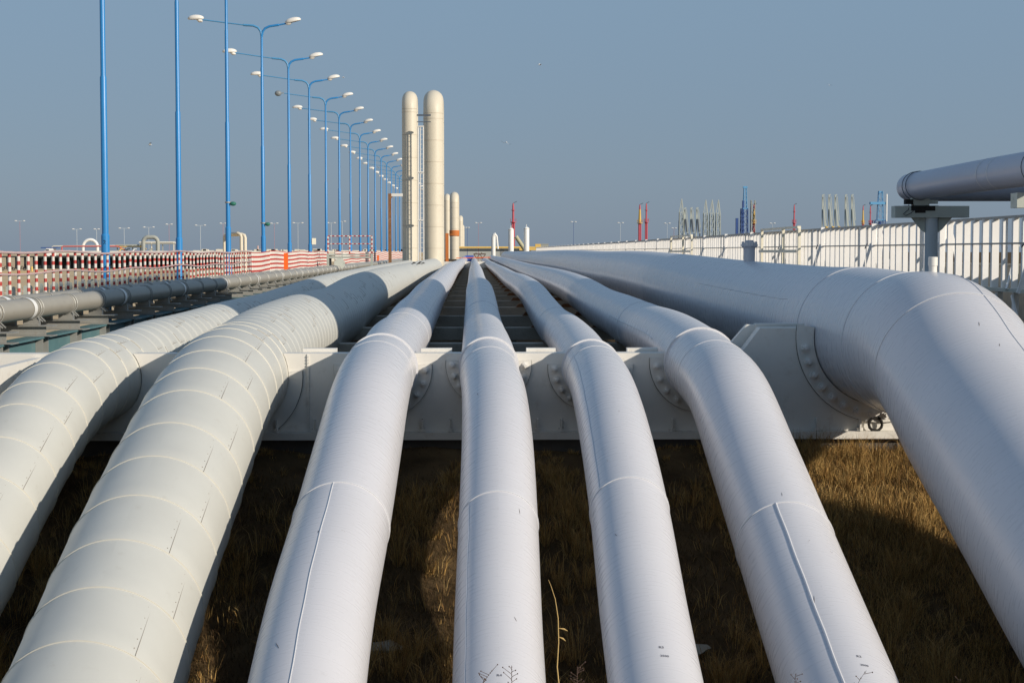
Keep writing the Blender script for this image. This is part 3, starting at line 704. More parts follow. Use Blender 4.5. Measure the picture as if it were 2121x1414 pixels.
for i in range(5):
    v, f = text_pts(str(i+2), 0.16); mb = MB(); R_ = 0.1205
    hz = (3.27, 3.0, 2.9, 2.85, 2.85)[i]
    for p_ in v: mb.v.append(Vector((lamps[i].location.x+R_*math.sin(p_.x/R_+0.0), lamps[i].location.y-R_*math.cos(p_.x/R_), -3.0+hz+p_.y-0.06)))
    for q in f: mb.face(q)
    o = mb.build('number', 'black', lamps[i], smooth=False); lamps[i].rotation_euler = (0, 0, lamps[i].rotation_euler.z)
# broken lamp
hd = [c for c in lamps[6].children if c.name.startswith('lamp_head')][1]
bpy.data.objects.remove(hd)
m_ = MB(); L6 = lamps[6].location; m_.ell((L6.x-3.3, L6.y, L6.z+14.08), (0.24, 0.2, 0.2), n=14, m=8); m_.bar((L6.x-3.1, L6.y, L6.z+14.1), (L6.x-2.9, L6.y, L6.z+14.1), 0.06)
m_.build('broken_lamp_head', 'head_dark', lamps[6])
# fittings on poles
for i, px in ((2, 486), (3, 559)):
    L_ = lamps[i].location; z = L_.z+4.5 if i == 2 else L_.z+4.1
    m_ = MB(); m_.tube([(L_.x, L_.y, z), (L_.x, L_.y, z+0.06)], 0.125, 14); m_.ell((L_.x+0.22, L_.y-0.05, z-0.03), (0.14, 0.1, 0.09), mi=1); m_.build('bracket', ['galv', mat('green_fitting', (0.02, 0.16, 0.11))], lamps[i])
L_ = lamps[5].location; m_ = MB(); m_.bx(L_.x+0.12, L_.x+0.38, L_.y-0.1, L_.y+0.1, L_.z+3.45, L_.z+3.85); m_.bar((L_.x, L_.y, L_.z+3.6), (L_.x+0.15, L_.y, L_.z+3.6), 0.05); m_.build('junction_box', 'cream', lamps[5])

# ------------------------------------------------------------------ striped gate frame and rusty post
Y = 100.0
gf = thing('striped_portal', 'tall red and white striped frame standing above the fence on grey legs', 'frame', (at(725, 555, Y).x, Y, -1.06))
xa, xb, xc = at(679, 500, Y).x, at(724, 500, Y).x, at(770, 500, Y).x; zt = at(724, 489, Y).z; zm = at(724, 505, Y).z; zl = at(724, 525, Y).z
for x in (xa, xb, xc):
    striped(x, Y, zl, zt, 0.045, 0.26, 0.12).build('upright', ['red', 'stripe_white'], gf)
def hstripe(x0, x1, z, r):
    mb = MB(); x = x0; k_ = 0; pts = [(x0, Y, z)]; mis = []
    while x < x1-1e-4:
        x = min(x1, x+(0.12 if k_ % 2 else 0.14)); pts.append((x, Y, z)); mis.append(k_ % 2); k_ += 1
    return mb.tube(pts, r, 8, mis=mis+[0])
hstripe(xa, xc, zt, 0.035).build('cross_bar', ['red', 'stripe_white'], gf); hstripe(xa, xc, zm, 0.03).build('cross_bar', ['red', 'stripe_white'], gf)
for z0, z1 in ((at(724, 529, Y).z, at(724, 526, Y).z), (at(724, 535, Y).z, at(724, 531, Y).z)): MB().bx(xa, xc, Y-0.05, Y+0.05, z0, z1).build('grey_rail', 'slat', gf)
for x in (xa, xc): MB().bx(x-0.07, x+0.07, Y-0.07, Y+0.07, -1.1, zl).build('leg', 'slat', gf)
Y = 104.0; m_ = MB(); c0 = at(703, 546, Y); m_.tube([(c0.x, Y, c0.z), (c0.x+0.02, Y-0.1, c0.z)], 0.36, 9); tag(m_.build('round_plate', 'support', loc=tuple(c0)), 'pale round plate leaning at the foot of the striped frame', 'plate')
Y = 117.0; a = at(808, 552, Y); tp = at(808, 401, Y)
rp = thing('rusty_post', 'brown rusty post with a short pale arm beside the tall beige pipes', 'post', (a.x, Y, -3))
MB().bx(a.x-0.11, a.x+0.11, Y-0.1, Y+0.1, -3, tp.z).build('post', 'rust', rp)
MB().prism([(a.x+0.11, tp.z), (a.x+0.35, tp.z), (a.x+0.11, tp.z-0.35)], Y-0.05, Y+0.05).build('gusset', 'rust', rp, ang=20)
MB().bx(a.x+0.11, a.x+0.92, Y-0.08, Y+0.08, tp.z-0.2, tp.z+0.003).build('arm', 'steel_white', rp)

# ------------------------------------------------------------------ tall expansion loops
def loop(name, lab, x, Y, R, ztop, dy, mt='tower', base=-1.4, lines=True, group=None, nseg=28):
    root = thing(name, lab, 'pipe loop', (x, Y, base), group)
    rb = R*1.15; path = [(x, Y, base)]; zc = ztop-R-rb*0.6
    n_ = 10; half = dy/2
    bend = min(half, rb*1.3); zc = ztop-R-bend
    path.append((x, Y, zc*0.5)); path.append((x, Y, zc))
    for i in range(1, n_+1):
        a_ = math.pi/2*i/n_; path.append((x, Y+bend*(1-math.cos(a_)), zc+bend*math.sin(a_)))
    path.append((x, Y+dy-bend, zc+bend))
    for i in range(1, n_+1):
        a_ = math.pi/2*i/n_; path.append((x, Y+dy-bend+bend*math.sin(a_), zc+bend*math.cos(a_)))
    path.append((x, Y+dy, base))
    m_ = MB(); m_.tube(path, R, nseg); m_.build('pipe_body', mt, root, ang=50)
    if lines:
        for yy in (Y, Y+dy):
            m_ = MB(); z = base+1.7
            while z < zc: m_.tube([(x, yy, z-0.012), (x, yy, z+0.012)], R+0.012, nseg, caps=False); z += 1.95
            m_.tube([(x, yy, zc-0.012), (x, yy, zc+0.012)], R+0.012, nseg, caps=False)
            m_.build('joint_ring', 'tower_line', root)
    return root
loop('expansion_loop', 'tallest thick beige vertical pipe loop, right of the ladder', at(898, 500, 150).x, 150, 0.90, at(898, 184, 150).z, 4.5)
loop('expansion_loop', 'slimmer tall beige vertical pipe loop, left of the ladder', at(849, 500, 143).x, 143, 0.655, at(849, 187, 143).z, 2.7)
loop('expansion_loop', 'smaller beige pipe loop with an orange collar near its foot', at(941, 500, 305).x, 305, 0.84, at(941, 397, 305).z, 10)
loop('expansion_loop', 'thin beige pipe loop just left of the one with the orange collar', at(926, 500, 325).x, 325, 0.6, at(926, 401, 325).z, 10)
loop('expansion_loop', 'distant beige pipe loop, second from the right of the row', at(953.5, 500, 480).x, 480, 0.75, at(953, 446, 480).z, 10)
loop('expansion_loop', 'farthest and shortest beige pipe loop in the row', at(957, 500, 600).x, 600, 0.85, at(957, 465, 600).z, 10)
xo = at(941, 500, 304).x
oc = MB(); oc.tube([(xo, 305, at(941, 492, 305).z), (xo, 305, at(941, 488, 305).z), (xo, 305, at(941, 477, 305).z)], [0.62, 0.93, 0.93], 24)
oc.build('orange_collar', 'orange_rust', [o for o in C.objects if o.get('label', '').startswith('smaller beige pipe loop')][0])
a = at(926, 515, 300); m_ = MB(); m_.bx(a.x-0.28, a.x+0.28, 300, 300.3, -3, at(926, 483, 300).z); m_.bx(a.x+0.28, a.x+1.2, 300.1, 300.2, at(926, 486, 300).z, at(926, 485, 300).z)
tag(m_.build('orange_stand', 'orange_rust', loc=(a.x, 300, -3)), 'orange steel stand at the foot of the distant pipe loops', 'stand')
# ladder platform between the two tall loops
Yl = 141.5; xl0 = at(867, 300, Yl).x; xl1 = at(877, 300, Yl).x; zt = at(870, 262, Yl).z
ld = thing('access_ladder', 'white caged ladder rising between the two tall beige pipe loops', 'ladder', (xl0, Yl, -3))
for x, r in ((xl0-0.03, 0.06), (xl0+0.14, 0.035), (xl1, 0.05)): MB().tube([(x, Yl, -3), (x, Yl, zt)], r, 8).build('rail', 'steel_white', ld)
m_ = MB(); z = -2.6
while z < zt: m_.tube([(xl0+0.14, Yl, z), (xl1, Yl, z)], 0.02, 6); z += 0.42
m_.build('rungs', 'steel_white', ld)
for z in (zt, zt-3.9, zt-8.0, zt-11.6): MB().bx(xl0-0.1, xl1+0.05, Yl-0.1, Yl+0.25, z-0.05, z+0.05).build('platform', 'steel_white', ld)
z1_ = at(870, 236, Yl).z
for z in (z1_, at(870, 250, Yl).z): MB().bar((xl0-0.6, Yl+1.4, z), (xl1+0.6, Yl+1.4, z), 0.14 if z == z1_ else 0.07).build('tie_bar', 'arm_dark', ld)

# ------------------------------------------------------------------ elevated pipe on T supports, right
path = [(20, 23.2, 1.36), (9.9, 23.2, 1.36), (9.55, 23.3, 1.36), (9.25, 23.6, 1.36), (9.12, 24.0, 1.36), (9.12, 26, 1.36), (9.14, 30, 1.36), (9.25, 34.6, 1.36)]
cx_, cy_, rb = 9.25+0.42, 34.6, 0.42
for i in range(1, 9):
    a_ = math.pi/2*i/8; path.append((cx_-rb*math.cos(a_), cy_+rb*math.sin(a_), 1.36))
path += [(16, cy_+rb, 1.36)]
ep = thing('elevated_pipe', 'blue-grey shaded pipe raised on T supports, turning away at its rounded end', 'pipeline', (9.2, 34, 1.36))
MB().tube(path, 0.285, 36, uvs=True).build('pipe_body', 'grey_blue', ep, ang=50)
for y in (33.8, 26.1):
    for dy in (0, 0.28):
        x_ = 9.22 if y > 30 else 9.13
        MB().tube([(x_+0.296*math.cos(q/24*2*math.pi), y+dy+0.02*math.sin(q/24*2*math.pi), 1.36+0.296*math.sin(q/24*2*math.pi)) for q in range(25)], 0.009, 6).build('clamp', 'arm_dark', ep)
for y in (28.2, 28.8): MB().tube([(9.135, y, 1.36), (9.135, y+0.04, 1.36)], 0.292, 36, caps=False).build('weld_ring', 'weld', ep)
ts = None
for (y, lab) in ((33.9, 'grey T-shaped pipe support under the rounded end, stained black on top'), (26.3, 'nearer T-shaped pipe support cut off by the right edge'), (18.5, 'T-shaped pipe support out to the right')):
    if y < 20: continue
    root = thing('pipe_support', lab, 'support', (9.6, y, -3), 'T-shaped supports of the raised pipe')
    xc = 9.50; zt = 0.94
    MB().tube([(xc, y, -3), (xc, y, 0.70)], 0.133, 24).build('column', 'column', root)
    MB().bx(xc-0.80, xc+0.74, y-0.16, y+0.16, 0.70, zt).build('cross_beam', 'support', root)
    MB().prism([(xc-0.42, 0.70), (xc-0.14, 0.70), (xc-0.14, 0.40), (xc-0.22, 0.46)], y-0.03, y+0.03).build('gusset', 'support', root, ang=20)
    MB().prism([(xc+0.42, 0.70), (xc+0.14, 0.70), (xc+0.14, 0.40), (xc+0.22, 0.46)], y-0.03, y+0.03).build('gusset', 'support', root, ang=20)
    MB().prism([(9.12, zt+0.002), (9.42, zt+0.002), (9.42, zt+0.22), (9.36, zt+0.2), (9.22, zt+0.13), (9.08, zt+0.17), (9.08, zt+0.06)], y-0.12, y+0.12).build('saddle', 'support', root, ang=20)
    MB().bx(8.93, 9.62, y-0.05, y+0.05, zt+0.045, zt+0.125).build('slide_plate', 'support', root)
    mb = MB(); pts = []
    for i in range(26):
        pass
    mb.box((9.28, y-0.162, zt-0.05), (0.50, 0.006, 0.10)); mb.box((9.22, y-0.163, zt-0.10), (0.22, 0.006, 0.09)); mb.box((9.0, y-0.06, zt+0.085), (0.16, 0.14, 0.10)); mb.bx(8.9, 9.6, y-0.165, y+0.1, zt+0.0025, zt+0.006)
    mb.build('black_stain', 'grime', root, smooth=False)
    MB().tube([(9.0, y-0.1, zt+0.05), (8.97, y-0.18, zt-0.08), (8.86, y-0.18, zt-0.17), (8.92, y-0.18, zt-0.2), (9.02, y-0.18, zt-0.15), (9.12, y-0.17, zt-0.06)], 0.007, 6).build('cable_loop', 'black', root)

# ------------------------------------------------------------------ white slatted fence, right
fe = thing('slatted_fence', 'long white slatted steel fence running away on the right', 'fence', (15.0, 40, -3))
XF = 15.0; BAY = 8.9; y0 = 34.0
for i in range(40):
    ya = y0+BAY*i
    MB().bx(XF-0.22, XF-0.06, ya-0.06, ya+0.06, -3, 1.03).build('post', 'fence', fe)
    if ya < 130:
        MB().bar((XF+0.05, ya+0.08, 0.98), (XF+0.62, ya+0.1, -1.1), (0.07, 0.14)).build('brace', 'fence', fe)
        MB().bar((XF-0.2, ya+0.1, 0.3), (XF-0.62, ya+0.1, -1.1), (0.05, 0.10)).build('brace', 'fence', fe)
        MB().bar((XF+0.4, ya+3.2, 0.2), (XF-0.25, ya+2.2, -1.05), (0.05, 0.09)).build('brace', 'fence', fe)
        MB().prism([(XF-0.06, 0.98), (XF+0.3, 0.98), (XF-0.06, 0.3)], ya-0.01, ya+0.01).build('gusset', 'fence', fe, ang=20)
    m_ = MB(); ny = 9 if ya < 200 else 5
    for j in range(10):
        yy = ya+0.5+j*BAY/10
        hw_ = random.uniform(0.065, 0.11); dx_ = random.uniform(-0.015, 0.015); m_.bx(XF-hw_+dx_, XF+hw_+dx_, yy-0.07, yy+0.07, -1.02, 0.93)
        if j % 2 == 0: m_.bx(XF+0.09, XF+0.21, yy+0.35, yy+0.47, -1.02, 0.85)
    m_.build('slat_panel', 'fence', fe, smooth=False)
    if ya < 160:
        for q_ in (0.33, 0.68): MB().bx(XF+0.26, XF+0.32, ya+BAY*q_-0.04, ya+BAY*q_+0.04, -3, 1.0).build('back_post', 'support', fe)
        MB().bar((XF-0.12, ya+1.0, 0.9), (XF-0.12, ya+1.0, 0.3), 0.03).add(MB().bar((XF-0.12, ya+1.0, 0.3), (XF-0.16, ya+1.25, 0.12), 0.03)).build('hook_cable', 'arm_dark', fe)
    m_ = MB(); m_.bx(XF-0.05, XF+0.12, ya+0.06, ya+BAY-0.06, 0.93, 1.0); m_.build('top_rail', 'galv', fe)
    MB().bx(XF-0.16, XF-0.088, ya+0.06, ya+BAY-0.06, 0.20, 0.25).build('mid_rail', 'galv', fe)
    if ya < 100:
        MB().bx(XF-0.2, XF+0.1, ya+0.06, ya+BAY-0.06, -1.12, -1.03).build('bottom_rail', 'support', fe)
        m_ = MB()
        for j in range(6):
            yy = ya+0.7+j*1.4; m_.bx(XF-0.1, XF+0.05, yy-0.08, yy+0.08, -3, -1.13)
            m_.bar((XF-0.16, yy, -2.9), (XF-0.16, yy+1.3, -1.2), (0.05, 0.1))
        m_.build('lower_struts', 'fence', fe)
for i, (xa_, xb_) in enumerate(((1583, 1661), (1393, 1436))):
    Ya, Yb = 14.75*F_PX/(xa_-VX), 14.75*F_PX/(xb_-VX)
    lo, hi = min(Ya, Yb), max(Ya, Yb)
    root = thing('cream_gantry', ('cream painted frame standing against the white fence, nearer one', 'cream painted frame against the white fence, farther one')[i], 'frame', (14.7, lo, -3))
    for y in (lo, (lo*0.6+hi*0.4), hi): MB().bx(14.6, 14.72, y-0.1, y+0.1, -3, 1.05).build('post', 'cream', root)
    MB().bx(14.58, 14.74, lo, hi, 1.052, 1.15).build('top_beam', 'cream', root)
    MB().bx(14.5, 14.56, lo, hi, -0.05, 0.08).build('rail', 'cream', root)

pw = MB(); pw.bx(XF+0.9, XF+1.1, 33, 110, -3, -0.42); pw.bx(XF+0.85, XF+1.15, 33, 110, -0.418, -0.36)  # low wall added behind the fence to shade its foot
tag(pw.build('blocker', 'concrete', loc=(XF+1, 33, -3)), 'low concrete parapet added to shade the foot of the white slatted fence', 'blocker')
rw_ = MB(); rw_.bx(8.9, 9.25, 2, 18.4, -6.6, -1.25); rw_.bx(8.85, 9.3, 1.95, 18.45, -1.248, -1.15)  # unseen wall added beside the ditch to keep its ground in shade
tag(rw_.build('ditch_shade_wall', 'concrete', loc=(9, 10, -6.6)), 'unseen concrete wall added to shade the ditch to the right of the biggest pipe', 'wall')
# unseen block added out right, shaped to cast the broad shadow over the bundle
sb = thing('shadow_block', 'tall unseen block added to the right to cast shadow on the pipes', 'building', (21, 24, -3))
MB().prism([(19.3, -3), (33.5, -3), (33.5, 12.9), (16.3, 12.9), (16.3, 12.3), (19.3, 6.5)], 18, 24, axis='x').build('wall', 'building', sb, ang=20)
MB().bx(17.9, 24.1, 16.2, 33.6, 12.903, 13.1).build('roof', 'galv', sb)
for y in (21.0, 24.0, 27.0, 30.0): MB().bx(17.96, 17.998, y-0.5, y+0.5, 3, 4.4).build('window', 'head_dark', sb)

# ------------------------------------------------------------------ far harbour structures
def mast(px, ytop, Y, lab, yellow=False, px_w=8):
    b0 = at(px, 505, Y); t0 = at(px, ytop, Y); r = px_w/2*Y/F_PX*0.62
    root = thing('fire_monitor_tower', lab, 'tower', (b0.x, Y, -3)); H = t0.z
    MB().tube([(b0.x-r*0.55, Y, -3), (b0.x-r*0.55, Y, H*0.62)], r*0.62, 8).add(MB().tube([(b0.x+r*0.55, Y, -3), (b0.x+r*0.55, Y, H*0.62)], r*0.62, 8)).build('legs', 'mast_red', root)
    MB().tube([(b0.x, Y, H*0.6), (b0.x, Y, H*0.93), (b0.x, Y, H)], [r*0.75, r*0.65, r*0.4], 8).build('upper_mast', 'mast_red', root)
    m_ = MB(); m_.tube([(b0.x, Y, H*0.60), (b0.x, Y, H*0.615)], r*2.1, 14)
    for j in range(10): a_ = j/10*2*math.pi; m_.bar((b0.x+r*2*math.cos(a_), Y+r*2*math.sin(a_), H*0.63), (b0.x+r*2*math.cos(a_), Y+r*2*math.sin(a_), H*0.68), 0.08)
    m_.build('deck', 'mast_yellow' if yellow else 'mast_red', root)
    if yellow: MB().tube([(b0.x, Y, H*0.63), (b0.x, Y, H*0.74), (b0.x, Y, H*0.9)], [r*1.15, r*0.95, r*0.7], 8).build('railing_cage', 'mast_yellow', root)
    else: MB().tube([(b0.x, Y, H*0.85), (b0.x, Y, H*0.86)], r*1.5, 12).build('deck', 'mast_red', root)
    MB().bar((b0.x, Y, H), (b0.x+r*2.4, Y, H+r*1.2), 0.22).build('nozzle', 'arm_dark', root)
mast(1063, 421, 640, 'lone red tower behind the white vessels in the centre distance', px_w=10)
mast(1325, 424, 600, 'red tower with a yellow deck, left one of the twin towers', True, 9)
mast(1338.5, 421, 600, 'plain red tower, right one of the twin towers', False, 8)
mast(1561, 424, 600, 'red tower with a yellow deck beside the blue lattice tower', True, 8)
mast(1644.5, 424, 600, 'lone red tower between the blue lattice and the paired loading arms', False, 7)
mast(1787, 426, 600, 'orange-yellow decked tower left of the light blue lattice', True, 6)
mast(1802, 426, 600, 'small red tower touching the light blue lattice', False, 6)

def lattice(mb, x, y, z0, z1, w0, w1, n_, bw):
    for i in range(n_):
        za, zb = z0+(z1-z0)*i/n_, z0+(z1-z0)*(i+1)/n_; wa, wb = w0+(w1-w0)*i/n_, w0+(w1-w0)*(i+1)/n_
        ca = [(x-wa, y-wa), (x+wa, y-wa), (x+wa, y+wa), (x-wa, y+wa)]; cb = [(x-wb, y-wb), (x+wb, y-wb), (x+wb, y+wb), (x-wb, y+wb)]
        for j in range(4):
            k_ = (j+1) % 4
            mb.bar((*ca[j], za), (*cb[j], zb), bw); mb.bar((*ca[j], za), (*cb[k_], zb), bw*0.6); mb.bar((*ca[j], za), (*ca[k_], za), bw*0.6)
    return mb
S_ = 600/F_PX
def arm_tall(px, ytop, Y, lab, pointed=True):
    b0 = at(px, 505, Y); H = at(px, ytop, Y).z; zs = at(px, ytop+28, Y).z
    root = thing('loading_arm', lab, 'loading arm', (b0.x, Y, -3), 'grey marine loading arms')
    m_ = MB(); lattice(m_, b0.x, Y, -3, zs, 0.85, 0.7, 6, 0.22)
    m_.build('riser_frame', 'arm_grey', root, smooth=False)
    m_ = MB(); m_.bar((b0.x-0.75, Y, zs), (b0.x+0.1, Y, H), 0.25); m_.bar((b0.x+0.1, Y, H), (b0.x+0.75, Y, zs), 0.35); m_.bar((b0.x-0.9, Y, zs), (b0.x+0.9, Y, zs), 0.25)
    m_.bar((b0.x+0.1, Y, H), (b0.x+0.2, Y, zs-5), 0.2); m_.build('folded_arm', 'arm_grey', root, smooth=False)
    m_ = MB(); m_.bar((b0.x-1.0, Y-0.3, zs-3), (b0.x-1.15, Y-0.3, -2), 0.14); m_.build('hose', 'arm_dark', root)
for px, yt, lab in ((1411, 412, 'grey loading arm with a pointed top, leftmost of its row'), (1461, 414, 'tall grey loading arm, first of the three right of the short arms'), (1474, 414, 'tall grey loading arm, middle of the three right of the short arms'), (1487, 414, 'tall grey loading arm, last of the three right of the short arms')):
    arm_tall(px, yt, 600, lab)
def arm_short(px, ytop, Y, lab, yel=False, wide=1.0):
    b0 = at(px, 505, Y); H = at(px, ytop, Y).z
    root = thing('loading_arm', lab, 'loading arm', (b0.x, Y, -3), 'grey marine loading arms'); x = b0.x
    MB().bar((x-0.55*wide, Y, -3), (x-0.55*wide, Y, H*0.96), 0.42).build('riser', 'arm_grey', root)
    MB().bar((x-0.5*wide, Y, H), (x+0.7*wide, Y, H*0.42), 0.42).add(MB().bar((x-0.75*wide, Y, H-0.2), (x+0.1*wide, Y, H+0.15), 0.4)).add(MB().bar((x+0.15*wide, Y, H*0.98), (x+0.95*wide, Y, H*0.55), 0.22)).build('boom', 'arm_grey', root)
    MB().bar((x+0.7*wide, Y, H*0.5), (x+0.5*wide, Y, 0), 0.4).add(MB().bar((x-0.2, Y-0.4, H*0.75), (x+0.3, Y-0.4, H*0.45), 0.5)).add(MB().bx(x-0.9*wide, x+0.6*wide, Y-0.5, Y, H*0.1, H*0.32)).build('counterweight', 'arm_dark' if not yel else 'arm_grey', root)
    if yel: MB().ell((x+0.8*wide, Y-0.6, H*0.42), (0.55, 0.3, 0.6)).build('yellow_fitting', 'mast_yellow', root)
    else: MB().bar((x-0.6, Y-0.5, H*0.3), (x+0.8, Y-0.5, 0.5), 0.35).build('hose', 'arm_dark', root)
for i, px in enumerate((1420.5, 1433.5, 1445.5)): arm_short(px, 431, 600, 'short loading arm with dark hydraulics, %s of the three between the tall arms' % ('left', 'middle', 'right')[i])
for i, px in enumerate((1706, 1719, 1732)): arm_short(px, 404, 600, 'pale green loading arm, %s of the group of three left of the pair' % ('first', 'second', 'third')[i], True, 1.1)
for i, px in enumerate((1753, 1766)): arm_short(px, 404, 600, 'pale green loading arm with a yellow fitting, %s one of the pair' % ('left', 'right')[i], True, 1.0)
def jetty_tower(px, ytop, Y, lab, lo, hi, w_):
    b0 = at(px, 505, Y); H = at(px, ytop, Y).z; x = b0.x
    root = thing('lattice_tower', lab, 'tower', (x, Y, -3))
    m_ = MB(); lattice(m_, x, Y, -3, H*lo, w_, w_*0.85, 6, 0.2); m_.build('lower_lattice', 'deep_blue', root, smooth=False)
    m_ = MB(); lattice(m_, x+w_*0.2, Y, H*lo, H, w_*0.5, w_*0.3, 5, 0.16); m_.bx(x-w_*0.5, x+w_, Y-1, Y+1, H*lo-0.2, H*lo+0.15); m_.bx(x+w_*0.2-0.8, x+w_*0.2+0.8, Y-0.5, Y+0.5, H*0.97, H); m_.build('upper_lattice', 'sky_blue', root, smooth=False)
    return root, x, H
r_, x_, H_ = jetty_tower(1541, 386, 600, 'deep blue lattice tower with a light blue top', 0.66, 1, 1.35)
m_ = MB(); lattice(m_, x_+3.2, 600, -3, at(1550, 415, 600).z, 0.8, 0.7, 7, 0.22); m_.build('side_lattice', 'far_grey', r_, smooth=False)
m_ = MB(); m_.bx(x_-0.75, x_-0.15, 599.2, 600.5, 4, H_*0.78); m_.build('cable_mast', 'deep_blue', r_)
m_ = MB(); m_.bx(x_-3.1, x_-2.2, 599.5, 600.5, -3, at(1530, 452, 600).z); m_.build('stair_column', 'deep_blue', r_)
r_, x_, H_ = jetty_tower(1820, 396, 600, 'blue lattice tower with a wide light blue platform near the raised pipe', 0.52, 1, 2.2)
m_ = MB(); m_.bx(x_-3.4, x_+2.6, 599, 601, H_*0.78, H_*0.82); m_.build('platform', 'sky_blue', r_); MB().tube([(x_+2.5, 599, H_*0.5), (x_+2.5, 599, H_*0.95)], 0.3, 8).build('white_pipe', 'tank_white', r_)
m_ = MB(); m_.bx(x_, x_+0.7, 599, 601, 0, H_*0.5); m_.build('riser', 'deep_blue', r_)

# small far floodlight poles along the horizon
fl = [(41, 458, 1, 17), (159, 475, 0, 15), (200, 475, 0, 8), (257, 473, 0, 18), (308, 471, 0, 19), (350, 465, 1, 10), (415, 467, 0, 18), (462, 463, 1, 10), (568, 463, 1, 12), (617, 462, 0, 18), (686, 462, 0, 14), (709, 459, 0, 10), (991, 462, 1, 10), (968, 472, 2, 5), (1188, 460, 2, 8), (1285, 462, 0, 9), (1382, 463, 0, 9), (1396, 473, 1, 7), (1600, 463, 0, 8)]
FG = 'thin floodlight poles along the horizon'
for i, (px, py, kd, w_) in enumerate(fl):
    Y = 420.0; t0 = at(px, py, Y); x = t0.x; hw = w_/2*Y/F_PX
    near = 'left' if px < 700 else ('centre' if px < 1150 else 'right')
    root = thing('floodlight_pole', '%s thin distant floodlight pole along the horizon, counting from the left edge' % ORD[i], 'light pole', (x, Y, -3), FG)
    MB().tube([(x, Y, -3), (x, Y, t0.z)], 0.05, 6).build('pole', 'faded_red_pole' if kd == 1 else ('deep_blue' if kd == 2 else 'column'), root)
    m_ = MB(); m_.bar((x-hw, Y, t0.z), (x+hw, Y, t0.z), 0.07); m_.build('cross_arm', 'column', root)
    for sgn in (-1, 1): MB().ell((x+sgn*hw, Y, t0.z+0.08), (0.34, 0.25, 0.12), n=8, m=5).build('lamp_head', 'tank_white', root)

# centre distance: wall, yellow pipe, white vessels
Y = 420.0
a = at(962, 515, Y); b_ = at(1100, 534, Y)
wl = thing('long_shed', 'long low pale grey shed in the centre distance under the yellow pipe', 'building', (a.x, Y, -3))
MB().bx(a.x-2, b_.x, Y, Y+6, -3, a.z).build('wall', 'grey_wall', wl); MB().bx(at(1036, 515, Y).x, at(1044, 515, Y).x, Y-0.05, Y-0.004, -1, at(1040, 516.5, Y).z).build('door', 'head_dark', wl)
m_ = MB(); m_.tube([(a.x-2, Y-1, a.z+0.28), (at(1090, 514, Y).x, Y-1, a.z+0.28), (at(1137, 514, Y).x, Y-1, a.z+0.2)], 0.26, 10); tag(m_.build('yellow_pipe', 'yellow', loc=(a.x, Y, a.z)), 'yellow pipe running level above the grey shed', 'pipe')
m_ = MB(); a = at(1092, 516, 415); m_.bx(a.x-2, a.x+5, 414, 416, a.z-0.3, a.z+0.25); m_.bx(a.x+2, a.x+3.4, 414, 416, a.z+0.2, a.z+1.3); tag(m_.build('valve_platform', 'yellow', loc=tuple(a)), 'small yellow valve platform at the right end of the yellow pipe', 'platform')
for j, (px, yt, Yv, R, dy, lab) in enumerate(((1058.5, 467, 330, 0.55, 4, 'white upright vessel with a domed top, left of the slanted olive pipe'), (1090.5, 465, 330, 0.55, 4, 'white upright vessel with a domed top, right of the slanted olive pipe'))):
    p0 = at(px, 522, Yv); H = at(px, yt+5, Yv).z; root = thing('white_vessel', lab, 'vessel', (p0.x, Yv, -3))
    MB().tube([(p0.x, Yv, -3), (p0.x, Yv, H-0.55), (p0.x, Yv, H-0.25), (p0.x, Yv, H-0.05), (p0.x, Yv, H)], [R, R, R*0.9, R*0.6, R*0.2], 20).build('shell', 'tank_white', root, ang=60)
    MB().tube([(p0.x, Yv, H-0.4), (p0.x, Yv, H-0.3)], R*1.12, 20).add(MB().bar((p0.x, Yv, H), (p0.x, Yv, H+0.5), 0.1)).build('top_rail', 'tank_white', root)
Yv = 380.0; p0 = at(1022, 513, Yv); H = at(1027, 486, Yv).z; m_ = MB(); wv = 1.0
arc_ = [(p0.x, Yv, -3)] + [(p0.x+0.42*(1-math.cos(math.pi*i/10)), Yv, H-0.9+0.9*math.sin(math.pi*i/10)) for i in range(11)] + [(p0.x+1.05, Yv, 0.6)]
m_.tube(arc_, [0.5]*7+[0.2]*(len(arc_)-7), 14); tag(m_.build('white_hooped_pipe', 'tank_white', loc=tuple(p0)), 'short white pipe hooping over above the grey shed', 'pipe')
Yv = 340.0; pa = at(1069, 490, Yv); pb = at(1087, 517, Yv); m_ = MB(); m_.tube([(pa.x-0.4, Yv, pa.z-0.4), tuple(pa), tuple(pb)], 0.42, 16); tag(m_.build('slanted_pipe', 'olive', loc=tuple(pa)), 'olive green pipe slanting down between two white vessels', 'pipe')
# orange rail, blue tarp, brown truss
Y = 215.0; a = at(945, 534.5, Y); b_ = at(1016, 533, Y)
root = thing('orange_rail', 'thin orange rail crossing above the far end of the white pipes', 'rail', (a.x, Y, -3)); MB().bar(tuple(a), tuple(b_), 0.09).build('rail', 'orange', root)
for q in (0.18, 0.95): p_ = a.lerp(b_, q); MB().tube([(p_.x, Y, -3), (p_.x, Y, p_.z+0.1)], 0.045, 6).build('leg', 'black', root)
Y = 260.0; a = at(958, 534, Y); b_ = at(981, 529, Y); m_ = MB(); m_.prism([(a.x, a.z), (b_.x, a.z), (b_.x, b_.z), (a.x+0.6, b_.z), (a.x, a.z+0.15)], Y, Y+2)
m_.bx(a.x+0.2, b_.x, Y+0.2, Y+1.8, -3, a.z-0.002); tag(m_.build('blue_container', 'car_blue', loc=(a.x, Y, -3)), 'low blue covered load beyond the orange rail', 'container')
Y = 262.0; a = at(981, 535, Y); b_ = at(1006, 526, Y); root = thing('truss_bridge', 'dark brown truss frame with two short posts beyond the orange rail', 'truss', (a.x, Y, -3)); m_ = MB()
